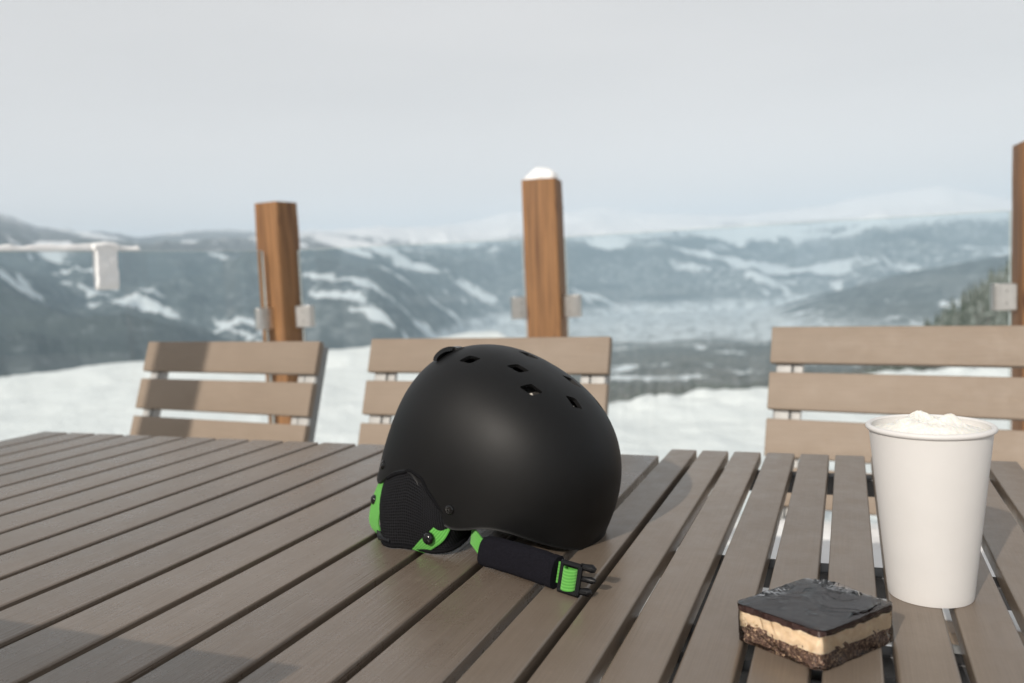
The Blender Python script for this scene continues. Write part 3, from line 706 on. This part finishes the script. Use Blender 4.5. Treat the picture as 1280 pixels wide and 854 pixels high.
# ear pads
def mesh_fabric():
    mt, t, p = new_mat('black spacer mesh')
    v = coords(t, (1, 1, 1), 'UV'); vr = node(t, 'ShaderNodeTexVoronoi', Scale=1.0, Randomness=0.12); t.links.new(v, vr.inputs['Vector'])
    c = ramp(t, vr.outputs['Distance'], [(0.26, (0.0008, 0.0008, 0.0009)), (0.40, (0.015, 0.015, 0.017))]); t.links.new(c, p.inputs['Base Color'])
    h = ramp(t, vr.outputs['Distance'], [(0.2, (0, 0, 0)), (0.45, (1, 1, 1))]); p.inputs['Roughness'].default_value = .7; p.inputs['Specular IOR Level'].default_value = .06; bump(t, p, h, .5, .0006); return mt
M['mesh_fabric'] = mesh_fabric()
M['binding'] = simple('black binding tape', (0.005, 0.005, 0.006), .8, 0, .1, 900, .3, .5, .0004)
M['gloss_black'] = simple('glossy black plastic', (0.006, 0.006, 0.006), .16, 0, .5, 40, .2)
M['plastic'] = simple('black moulded plastic', (0.005, 0.005, 0.006), .42, 0, .3, 300, .2, .2, .0003)
def webbing():
    mt, t, p = new_mat('lime green webbing'); v = coords(t, (1, 1, 1), 'UV')
    wv = node(t, 'ShaderNodeTexWave', Scale=1.0, wave_type='BANDS', bands_direction='Y'); t.links.new(v, wv.inputs['Vector']); wv.inputs['Scale'].default_value = 14; wv.inputs['Distortion'].default_value = .6
    w2 = node(t, 'ShaderNodeTexWave', wave_type='BANDS', bands_direction='X'); t.links.new(v, w2.inputs['Vector']); w2.inputs['Scale'].default_value = 1.6; w2.inputs['Distortion'].default_value = 1.2
    c = mixc(t, 0.5, ramp(t, wv.outputs[0], [(0.2, (0.11, 0.50, 0.06)), (0.8, (0.24, 0.78, 0.14))]), ramp(t, w2.outputs[0], [(0.2, (0.13, 0.56, 0.08)), (0.9, (0.33, 0.88, 0.22))]))
    t.links.new(c, p.inputs['Base Color']); p.inputs['Roughness'].default_value = .55; bump(t, p, wv.outputs[0], .8, .0006); return mt
M['green'] = webbing()
def grid_obj(name, G, mat, parent, uvs=1.0, thick=.0, smooth=True):
    """G: rows x cols of world points -> closed sheet with UVs in fabric cells"""
    G = np.asarray(G, float); nr_, nc = G.shape[:2]
    me = bpy.data.meshes.new(name)
    F_ = [(j * nc + i, j * nc + i + 1, (j + 1) * nc + i + 1, (j + 1) * nc + i) for j in range(nr_ - 1) for i in range(nc - 1)]
    Vv = (G - HO).reshape(-1, 3)
    if thick:
        du = np.gradient(G, axis=1); dv = np.gradient(G, axis=0); nn = np.cross(du, dv); nn /= (np.linalg.norm(nn, axis=-1)[..., None] + 1e-12)
        B2 = (G - nn * thick - HO).reshape(-1, 3); n0 = len(Vv); Vv = np.concatenate([Vv, B2])
        F_ += [tuple(n0 + q for q in f[::-1]) for f in list(F_)]
        bd = [j * nc for j in range(nr_)] + [(nr_ - 1) * nc + i for i in range(1, nc)] + [j * nc + nc - 1 for j in range(nr_ - 2, -1, -1)] + [i for i in range(nc - 2, 0, -1)]
        F_ += [(bd[k], bd[(k + 1) % len(bd)], n0 + bd[(k + 1) % len(bd)], n0 + bd[k]) for k in range(len(bd))]
    me.from_pydata(Vv.tolist(), [], F_)
    cu = np.concatenate([[0], np.cumsum(np.linalg.norm(np.diff(G[nr_ // 2], axis=0), axis=1))]); cv = np.concatenate([[0], np.cumsum(np.linalg.norm(np.diff(G[:, nc // 2], axis=0), axis=1))])
    uvl = me.uv_layers.new(name='UVMap'); n0 = nr_ * nc
    for lp in me.loops:
        k = lp.vertex_index % n0; uvl.data[lp.index].uv = (cu[k % nc] * uvs, cv[k // nc] * uvs)
    bm = bmesh.new(); bm.from_mesh(me); bmesh.ops.recalc_face_normals(bm, faces=bm.faces); bm.to_mesh(me); bm.free()
    me.materials.append(mat); me.polygons.foreach_set('use_smooth', [smooth] * len(me.polygons)); me.set_sharp_from_angle(angle=R(50))
    o = bpy.data.objects.new(name, me); C.objects.link(o); o.parent = parent; return o
def catmull(P, n):
    P = [np.array(p, float) for p in P]; P = [2 * P[0] - P[1]] + P + [2 * P[-1] - P[-2]]; out_ = []; m_ = len(P) - 3
    for k in range(n):
        u = m_ * k / (n - 1); i = min(int(u), m_ - 1); t = u - i; a, b, c, d = P[i:i + 4]
        out_.append(0.5 * ((2 * b) + (-a + c) * t + (2 * a - 5 * b + 4 * c - d) * t * t + (-a + 3 * b - 3 * c + d) * t ** 3))
    return np.array(out_)
def ear_pad(mirror=False):
    # top line follows the shell edge from inside; bottom line rests on the table
    ths = np.radians([233, 240, 246, 252, 259, 266, 274, 282, 290]); 
    if mirror: ths = -ths
    T = np.interp(np.linspace(0, 8, 60), range(9), ths); ze = smooth_edge(T) + .012
    Pp = np.arccos(np.clip(np.minimum(ze, .004) / .13, -1, 1)); topL = hsurf(T, Pp, .0045); top_ = hworld(topL)
    bot = [(-.2735, -.4330, .7430), (-.2660, -.4450, .7420), (-.2550, -.4505, .7415), (-.2440, -.4492, .7415), (-.2265, -.4515, .7415), (-.2060, -.4575, .7420), (-.1900, -.4540, .7440), (-.1835, -.4390, .7470), (-.1850, -.4150, .7500)]
    if mirror:
        L_ = (np.array(bot) - HC) @ HR; L_[:, 1] *= -1; bot = hworld(L_); bot[:, 2] = np.maximum(bot[:, 2], .742)
    bt = catmull(bot, 60); G = []
    for v_ in np.linspace(0, 1, 26):
        row = top_ * (1 - v_) + bt * v_; c_ = row.mean(0); o_ = (row - np.array([-.16, -.36, 0])) * [1, 1, 0]; o_ /= np.linalg.norm(o_, axis=1)[:, None]
        row = row + o_ * (.0060 * math.sin(math.pi * v_) ** .8); G.append(row)
    return np.array(G)
G1 = ear_pad(); grid_obj('ear_pad', G1, M['mesh_fabric'], helmet, 1 / .0028, -.004)
G2 = ear_pad(True); grid_obj('ear_pad', G2, M['mesh_fabric'], helmet, 1 / .0028, .004)
# binding round the ear pad
bd = MB(); bd.tube([Vector(q - HO) for q in G1[3:5].mean(0)[6:52]], .0022, 8); bd.build('pad_binding', M['binding'], helmet, True)
bd = MB(); bd.tube([Vector(q - HO) + Vector((0, 0, .0012)) for q in G1[-1]], .0024, 8); bd.build('pad_binding', M['binding'], helmet, True)
# plastic cradle peeking out at the rear of the pad
pl = MB(); pl.tube([Vector(np.array(q) - HO) for q in ((-.286, -.418, .7475), (-.272, -.440, .7465), (-.255, -.448, .7465))], .0036, 8); pl.build('rear_cradle', M['plastic'], helmet, True)
def strap(name, A_, B_, n=28, cols=7, push=(0, 0), side=0):
    sv_ = np.array([.93, .37, 0]) * side; A_ = [np.array(q) + sv_ for q in A_]; B_ = [np.array(q) + sv_ for q in B_]
    tc_ = np.array([.37, -.926, .08]); A_ = [np.array(q) + tc_ * push[0] for q in A_]; B_ = [np.array(q) + tc_ * push[1] for q in B_]
    a = catmull(A_, n); b = catmull(B_, n); G = []
    for i in range(n): G.append([a[i] * (1 - t) + b[i] * t for t in np.linspace(0, 1, cols)])
    return grid_obj(name, G, M['green'], helmet, 1 / .0125, .0013)
strap('green_strap', [(-.2735, -.3980, .8120), (-0.2761, -0.4093, 0.8005), (-0.2777, -0.4126, 0.7914), (-0.2799, -0.4179, 0.7766), (-0.2828, -0.4226, 0.7611), (-0.2811, -0.4249, 0.7511), (-0.2772, -0.4265, 0.7431)],
      [(-.2865, -.3900, .8090), (-0.2906, -0.4006, 0.7966), (-0.2961, -0.4006, 0.7880), (-0.3009, -0.4036, 0.7749), (-0.3035, -0.4085, 0.7566), (-0.2996, -0.4120, 0.7469), (-0.2905, -0.4147, 0.7405)], push=(.0085, .002))
strap('green_strap', [(-.1990, -.4370, .785), (-0.2022, -0.4480, 0.7769), (-0.2045, -0.4560, 0.7692), (-0.2105, -0.4600, 0.7630), (-0.2215, -0.4578, 0.7535), (-0.2335, -0.4530, 0.7420)][0:6],
      [(-.1870, -.4370, .778), (-0.1902, -0.4490, 0.7705), (-0.1925, -0.4560, 0.7618), (-0.1968, -0.4600, 0.7545), (-0.2062, -0.4600, 0.7475), (-0.2185, -0.4560, 0.7405)], side=.0035)
def button(c, n, r_=.0058, h=.0030, mat='gloss_black', name='snap_button'):
    n = Vector(n).normalized(); q = n.to_track_quat('Z', 'Y').to_matrix().to_4x4(); q.translation = Vector(c) - Vector(HO)
    prof = [(0.0001, h), (r_ * .35, h * .93), (r_ * .62, h * .80), (r_ * .86, h * .5), (r_, h * .12), (r_, -h * .5), (r_ * .9, -h * .8)]
    if mat != 'gloss_black': prof = [(.0001, h * .25), (r_ * .35, h * .3), (r_ * .45, h * .75), (r_ * .75, h * .8), (r_ * .95, h * .4), (r_, -h * .3), (r_, -h)]
    vs, fs = lathe(prof, 28); b = MB(); b.add([q @ Vector(v) for v in vs], fs); return b.build(name, M['gloss_black'], helmet, True)
button((-.2968, -.4090, .7745), (-.55, -.62, .15), .0052); button((-.2078, -.4625, .7572), (-.28, -.95, .15), .0060, .0034)
for th, zz in ((230, -.031), (281, -.0125), (130, -.031), (79, -.0125)):
    T = np.array(R(th)); p = hsurf(T, np.array(math.acos(zz / .13))); n = hsurf(T, np.array(math.acos(zz / .13)), -.01) - p; n[2] = 0
    pw = hworld(p[None])[0]; nw = HR @ (n / np.linalg.norm(n)); button(pw + nw * .0004, nw, .0048, .0022, 'x', 'rivet')
# goggle strap clip at the back
def clip():
    P0_ = hsurf(np.array(R(212)), np.array(R(52))); P1_ = hsurf(np.array(R(199)), np.array(R(30))); b = MB(); A_ = []; B_ = []
    for i in range(15):
        t = i / 14; T = R(213 + (200 - 213) * t); P = R(50 + (34 - 50) * t); p = hsurf(np.array(T), np.array(P)); n = hsurf(np.array(T), np.array(P), -.01) - p; n /= np.linalg.norm(n)
        lift = .0055 * math.sin(math.pi * min(1, t * 1.15) if t < .87 else math.pi) ** .55 if 0 < t < .87 else 0.0004
        q = p + n * lift; sd_ = np.array([0, .0055, 0]); A_.append(Vector(hworld((q - sd_)[None])[0] - HO)); B_.append(Vector(hworld((q + sd_)[None])[0] - HO))
    b.ribbon(A_, B_, -.0045); b.build('goggle_clip', M['gloss_black'], helmet, True)
clip()
# chin strap: fleece sleeve, webbing and buckle
def fleece():
    mt, t, p = new_mat('black fleece'); v = coords(t); n = noise(t, v, 900, 4, .7); n2 = noise(t, v, 120, 4, .6)
    t.links.new(ramp(t, n, [(0.3, (0.004, 0.004, 0.006)), (0.72, (0.014, 0.013, 0.018))]), p.inputs['Base Color']); p.inputs['Roughness'].default_value = .95
    p.inputs['Specular IOR Level'].default_value = .1; b1 = bump(t, p, n, .8, .001); bump(t, p, n2, .6, .002, b1); return mt
M['fleece'] = fleece()
def sleeve():
    A_ = np.array((-.1475, -.4700, .7535)); B_ = np.array((-.0655, -.5060, .7530)); n = 60; seg = 40; rows = []
    ax = (B_ - A_) / np.linalg.norm(B_ - A_); up_ = np.array([0, 0, 1.]); sd_ = np.cross(ax, up_)
    hz, hw = .0126, .0078
    for i in range(n):
        t = i / (n - 1); c_ = A_ * (1 - t) + B_ * t + up_ * .0012 * math.sin(math.pi * t); row = []
        k = 1.0 - .10 * math.exp(-(t / .02)) ; seam = 1 - .055 * math.exp(-((t - .90) / .012) ** 2)
        for s in range(seg + 1):
            a = 2 * math.pi * s / seg; ca, sa = math.cos(a), math.sin(a)
            lean = .30
            w_ = hw * np.sign(ca) * abs(ca) ** .8; h_ = hz * np.sign(sa) * abs(sa) ** .75
            f = (1 + .06 * (float(fbm(np.array(t * 9. + 3), np.array(s * .3), 3)) - .5)) * k * seam
            row.append(c_ + sd_ * (w_ - h_ * lean) * f + up_ * h_ * f)
        rows.append(row)
    G = np.array(rows); o = grid_obj('fleece_sleeve', G, M['fleece'], helmet, 100)
    for end in (0, -1):
        ring = G[end][:-1]; b = MB(); c_ = ring.mean(0); b.add([q - HO for q in ring] + [c_ - HO], [(i, (i + 1) % seg, seg) for i in range(seg)]); b.build('sleeve_end', M['fleece'], helmet)
    return A_, B_, ax, sd_
sA, sB, sax, ssd = sleeve()
U3 = np.array([0, 0, 1.])
lean3 = (U3 - ssd * .30); lean3 /= np.linalg.norm(lean3)
strap('green_strap', [(-.172, -.440, .764), (-.160, -.4565, .7655), sA - sax * .002 + lean3 * .0085, sA + sax * .01 + lean3 * .0085], [(-.172, -.446, .750), (-.161, -.4620, .7515), sA - sax * .002 - lean3 * .0068, sA + sax * .01 - lean3 * .0068])
e0 = sB - sax * .006; strap('green_strap', [e0 + lean3 * .0092, sB + sax * .007 + lean3 * .0090, sB + sax * .022 + lean3 * .0086 - ssd * 0], [e0 - lean3 * .0080, sB + sax * .007 - lean3 * .0082, sB + sax * .022 - lean3 * .0084])
def bpt(s_, h_, o_=0.0): return Vector(sB + sax * s_ + lean3 * h_ - ssd * (-o_) * 1.0 - HO)
bk = MB()   # ladder frame: s along the strap, h up, o towards the camera
for s_ in (.0075, .0265): bk.tube([bpt(s_, -.0112, .0035), bpt(s_, .0112, .0035)], .0021, 8)
for h_ in (-.0108, .0108): bk.tube([bpt(.0065, h_, .0030), bpt(.0275, h_, .0030)], .0026, 8)
bk.tube([bpt(.0235, -.010, .0005), bpt(.0235, .010, .0005)], .0022, 8)
bk.build('buckle_frame', M['plastic'], helmet, True)
loop = []
for i in range(14):
    a = math.pi * i / 13; loop.append((.0165 - .0068 * math.cos(a), .0030 + .0058 * math.sin(a)))
strap('green_strap', [sB + sax * s_ + ssd * o_ + lean3 * .0088 for s_, o_ in loop], [sB + sax * s_ + ssd * o_ - lean3 * .0086 for s_, o_ in loop], 30, 6)
for h_, l_, r_ in ((.0102, .0120, .0032), (.0012, .0138, .0026), (-.0085, .0110, .0032)):
    b = MB(); b.tube([bpt(.0255, h_, .001), bpt(.0285, h_ * 1.03, .0006), bpt(.0255 + l_ * .75, h_ * (1.0), -.001), bpt(.0255 + l_, h_ * .90, -.002)], [r_, r_ * .85, r_ * 1.1, r_ * .6], 10); b.build('buckle_prong', M['plastic'], helmet, True)

# ------------------------------------------------------------------ paper cup with cream
cup = empty('paper_cup', (.217, -.4423, TZ)); tag(cup, 'tall white paper cup filled with whipped cream', 'cup')
def paper():
    mt, t, p = new_mat('white paper board'); v = coords(t, (1, 1, .35)); n = noise(t, v, 500, 4, .6); n2 = noise(t, coords(t), 20, 4, .6)
    t.links.new(ramp(t, n2, [(0.3, (0.635, 0.618, 0.602)), (0.7, (0.67, 0.652, 0.636))]), p.inputs['Base Color']); p.inputs['Roughness'].default_value = .55; bump(t, p, n, .12, .0004); return mt
M['paper'] = paper()
Hc = .1332
prof = [(.0278, .0065), (.0284, .0060), (.0286, .0004), (.0291, .0), (.0300, .0003), (.0303, .0015)]
for i in range(1, 24):
    t = i / 23; prof.append((.0303 + (.0428 - .0303) * t, .0015 + (Hc - .0052 - .0015) * t))
for i in range(0, 15):
    a = R(-80 + 235 * i / 14); prof.append((.0431 + .0022 * math.cos(a), Hc - .0024 + .0022 * math.sin(a)))
for i in range(12): 
    t = i / 11; prof.append((.0416 - .0140 * t, Hc - .003 - .115 * t))
vs, fs = lathe(prof, 128); b = MB(); b.add(vs, fs); body = b.build('cup_body', M['paper'], cup, True)
# overlapping paper seam at the back
def cream():
    nr_, nt_ = 70, 160; vs = []; fs = []; Rr = .0413
    for i in range(nr_):
        r_ = Rr * i / (nr_ - 1)
        for k in range(nt_):
            t = 2 * math.pi * k / nt_; x, y = r_ * math.cos(t), r_ * math.sin(t)
            dx, dy = x - .000, y + .003; d = math.hypot(dx, dy)
            g = (math.exp(-((d - .012) / .015) ** 2) * .75 + .25) * min(1, max(0, (Rr - r_) / .016)) * .0095
            sw = math.sin(2.0 * math.atan2(dy, dx) - d * 330) * .0014 * math.exp(-(d / .026) ** 2) * min(1, d / .006)
            pk = .0042 * math.exp(-(((x + .006) / .0075) ** 2 + ((y - .002) / .0070) ** 2)) + .0042 * math.exp(-(((x - .014) / .0080) ** 2 + ((y + .006) / .0060) ** 2)) + .003 * math.exp(-(((x + .020) / .006) ** 2 + ((y + .010) / .006) ** 2))
            n = float(fbm(np.array(x * 170 + 5), np.array(y * 170 + 9), 4, .55, True)) - .6
            n2 = float(fbm(np.array(x * 600), np.array(y * 600), 2)) - .5
            fade = min(1, (Rr - r_) / .010 + .15)
            z = Hc - .0058 + g + sw + pk + (n * .0030 + n2 * .0003) * fade * (0.6 + .6 * math.exp(-(d / .02) ** 2))
            vs.append((x, y, z))
    for i in range(nr_ - 1):
        for k in range(nt_): fs.append((i * nt_ + k, (i + 1) * nt_ + k, (i + 1) * nt_ + (k + 1) % nt_, i * nt_ + (k + 1) % nt_))
    b = MB(); b.add(vs, fs); mt, t, p = new_mat('whipped cream'); v = coords(t); n = noise(t, v, 260, 5, .6)
    t.links.new(ramp(t, n, [(0.3, (0.74, 0.715, 0.655)), (0.7, (0.81, 0.79, 0.74))]), p.inputs['Base Color']); p.inputs['Roughness'].default_value = .45
    p.inputs['Subsurface Weight'].default_value = .35; p.inputs['Subsurface Radius'].default_value = (.004, .003, .002); p.inputs['Subsurface Scale'].default_value = 1.0; bump(t, p, n, .35, .0012)
    o = b.build('whipped_cream', mt, None, True); o.location = cup.location; o.data.polygons.foreach_set('use_smooth', [True] * len(o.data.polygons)); tag(o, 'swirl of whipped cream peaking above the rim of the paper cup', 'cream')
cream()

# ------------------------------------------------------------------ layered dessert square in film
bar = empty('dessert_square', (.1365, -.5520, TZ)); tag(bar, 'layered chocolate and custard square wrapped in cling film', 'dessert')
ub = np.array([.853, -.522]); vb = np.array([.590, .807]); hu, hv = .0325, .0372
def slab(z0, z1, grow, amp0, amp1, n=34, seed=0, fr=140, topamp=.0, chip=0.0, rnd=.004):
    """block with an uneven skin: rounded-rectangle rings from z0 to z1"""
    per = []
    for p_, q_ in rrect(2 * (hu + grow), 2 * (hv + grow), rnd, 6): per.append((p_, q_))
    # resample perimeter
    P = np.array(per + [per[0]]); s = np.concatenate([[0], np.cumsum(np.linalg.norm(np.diff(P, axis=0), axis=1))]); m_ = 260
    u = np.linspace(0, s[-1], m_, endpoint=False); px_ = np.interp(u, s, P[:, 0]); py_ = np.interp(u, s, P[:, 1])
    L_ = np.hypot(px_, py_); vs = []; fs = []; rows = 14
    w0 = (fbm(px_ * fr * 1.2 + seed, py_ * fr * 1.2, 3, .6) - .5) * amp0 * 2; w1 = (fbm(px_ * fr + seed + 20, py_ * fr, 4, .6) - .5) * amp1 * 2
    for j in range(rows):
        t = j / (rows - 1); zz = z0 + w0 * (1 - t) + (z1 - z0) * t + w1 * t - 0
        bulge = (fbm(px_ * fr + seed, py_ * fr + zz * fr * 1.0, 4, .6) - .5) * chip * 2
        k = 1 + bulge / .03
        x = px_ * k; y = py_ * k
        X_ = ub[0] * x + vb[0] * y; Y_ = ub[1] * x + vb[1] * y; vs += list(zip(X_, Y_, np.broadcast_to(zz, X_.shape)))
    for j in range(rows - 1): fs += [(j * m_ + i, j * m_ + (i + 1) % m_, (j + 1) * m_ + (i + 1) % m_, (j + 1) * m_ + i) for i in range(m_)]
    # caps as shrinking rings
    for base_, sgn in ((0, -1), ((rows - 1) * m_, 1)):
        prev = base_; zref = z0 if sgn < 0 else z1
        for q in (.97, .85, .6, .3):
            st = len(vs); x = px_ * q; y = py_ * q; wv = (w0 if sgn < 0 else w1) * max(0, (q - .8) * 5) + (fbm(x * 90 + seed, y * 90, 3) - .5) * topamp
            vs += list(zip(ub[0] * x + vb[0] * y, ub[1] * x + vb[1] * y, zref + wv)); fs += [(prev + i, prev + (i + 1) % m_, st + (i + 1) % m_, st + i) for i in range(m_)]; prev = st
        vs.append((0, 0, zref)); fs += [(prev + i, prev + (i + 1) % m_, len(vs) - 1) for i in range(m_)]
    b = MB(); b.add(vs, fs); return b
def crumb_mat():
    mt, t, p = new_mat('chocolate coconut crumb'); v = coords(t); n = noise(t, v, 420, 6, .75); vr = node(t, 'ShaderNodeTexVoronoi', Scale=520.0); t.links.new(v, vr.inputs['Vector']); n3 = noise(t, v, 520, 3, .6)
    c = ramp(t, n, [(0.35, (0.050, 0.028, 0.022)), (0.52, (0.19, 0.11, 0.08)), (0.68, (0.50, 0.36, 0.27))])
    fl = ramp(t, n3, [(0.57, (0, 0, 0)), (0.64, (.9, .9, .9))]); t.links.new(mixc(t, fl, c, (.72, .50, .32)), p.inputs['Base Color']); p.inputs['Roughness'].default_value = .55; b1 = bump(t, p, n, 1.0, .0016); bump(t, p, vr.outputs['Distance'], .8, .0012, b1); return mt
slab(.0012, .0132, -.0004, .0016, .0022, seed=3, chip=.0030, fr=170).build('crumb_base', crumb_mat(), bar, True)
def custard_mat():
    mt, t, p = new_mat('pale custard'); v = coords(t); n = noise(t, v, 200, 5, .6); t.links.new(ramp(t, n, [(0.3, (0.74, 0.56, 0.37)), (0.7, (0.87, 0.71, 0.52))]), p.inputs['Base Color'])
    p.inputs['Roughness'].default_value = .5; p.inputs['Subsurface Weight'].default_value = .2; p.inputs['Subsurface Radius'].default_value = (.003, .002, .001); p.inputs['Subsurface Scale'].default_value = 1; bump(t, p, n, .5, .001); return mt
slab(.0108, .0228, .0002, .0012, .0006, seed=9, chip=.0009).build('custard_layer', custard_mat(), bar, True)
def choc_mat():
    mt, t, p = new_mat('dark chocolate'); v = coords(t); n = noise(t, v, 120, 5, .6); t.links.new(ramp(t, n, [(0.3, (0.034, 0.016, 0.015)), (0.7, (0.054, 0.028, 0.026))]), p.inputs['Base Color'])
    p.inputs['Roughness'].default_value = .2; p.inputs['Specular IOR Level'].default_value = 1.0; p.inputs['Coat Weight'].default_value = .6; p.inputs['Coat Roughness'].default_value = .12; bump(t, p, n, .05, .0004); return mt
slab(.0222, .0262, .0010, .0016, .0003, seed=15, chip=.0005, topamp=.0006).build('chocolate_top', choc_mat(), bar, True)
def film_mat():
    mt, t, p = new_mat('cling film'); t.nodes.remove(p); o = t.nodes['Material Output']; v = coords(t)
    tr = node(t, 'ShaderNodeBsdfTransparent'); tr.inputs[0].default_value = (.985, .985, .985, 1); gl = node(t, 'ShaderNodeBsdfGlossy'); gl.inputs['Roughness'].default_value = .07
    fr = node(t, 'ShaderNodeFresnel', IOR=1.55); ms = node(t, 'ShaderNodeMixShader')
    n = noise(t, v, 42, 3, .5, 1.2); n2 = noise(t, v, 95, 2, .5, 2.0)
    hs = []
    for q, wdt in ((n, .030), (n2, .045)):
        r_ = node(t, 'ShaderNodeValToRGB'); e = r_.color_ramp.elements; e[0].position = .5 - wdt; e[0].color = (0, 0, 0, 1); e[1].position = .5; e[1].color = (1, 1, 1, 1); x = e.new(.5 + wdt); x.color = (0, 0, 0, 1)
        t.links.new(q, r_.inputs[0]); hs.append(r_.outputs[0])
    b1 = node(t, 'ShaderNodeBump', Strength=.30, Distance=.0008); t.links.new(hs[0], b1.inputs['Height'])
    b2 = node(t, 'ShaderNodeBump', Strength=.14, Distance=.0004); t.links.new(hs[1], b2.inputs['Height']); t.links.new(b1.outputs[0], b2.inputs['Normal'])
    for q in (gl, fr): t.links.new(b2.outputs[0], q.inputs['Normal'])
    t.links.new(fr.outputs[0], ms.inputs[0]); t.links.new(tr.outputs[0], ms.inputs[1]); t.links.new(gl.outputs[0], ms.inputs[2]); t.links.new(ms.outputs[0], o.inputs[0]); return mt
fb = slab(.0006, .0268, .0014, .0003, .0004, seed=31, chip=.0010, topamp=.0006, fr=95, rnd=.006)
# gathered folds of film along the back and left edges
def fold(p0, p1, hgt_, wd_):
    P0_ = np.array(p0); P1_ = np.array(p1); n = 26; A_ = []; B_ = []
    for i in range(n):
        t = i / (n - 1); q = P0_ * (1 - t) + P1_ * t; k = math.sin(math.pi * t) ** .7; z = .0266 + hgt_ * k * (.6 + .8 * float(fbm(np.array(t * 7 + p0[0] * 900), np.array(2.), 3)))
        d = (P1_ - P0_) / np.linalg.norm(P1_ - P0_); nn = np.array([-d[1], d[0]]); x, y = q + nn * .0012 * math.sin(t * 9)
        for lst, off, zz in ((A_, 0.0, z), (B_, wd_, .0262)):
            xx, yy = x + nn[0] * off, y + nn[1] * off; lst.append((ub[0] * xx + vb[0] * yy, ub[1] * xx + vb[1] * yy, zz))
    fb.ribbon(A_, B_, .0002)
fold((-.028, .034), (.012, .0355), .0042, -.006); fold((-.0315, -.020), (-.0300, .020), .0026, -.007); fold((-.022, .026), (-.014, .004), .0006, .005); fold((.0300, -.006), (.0300, .030), .0012, .004)
fo = fb.build('cling_film', film_mat(), bar, True); fo.data.polygons.foreach_set('use_smooth', [True] * len(fo.data.polygons))
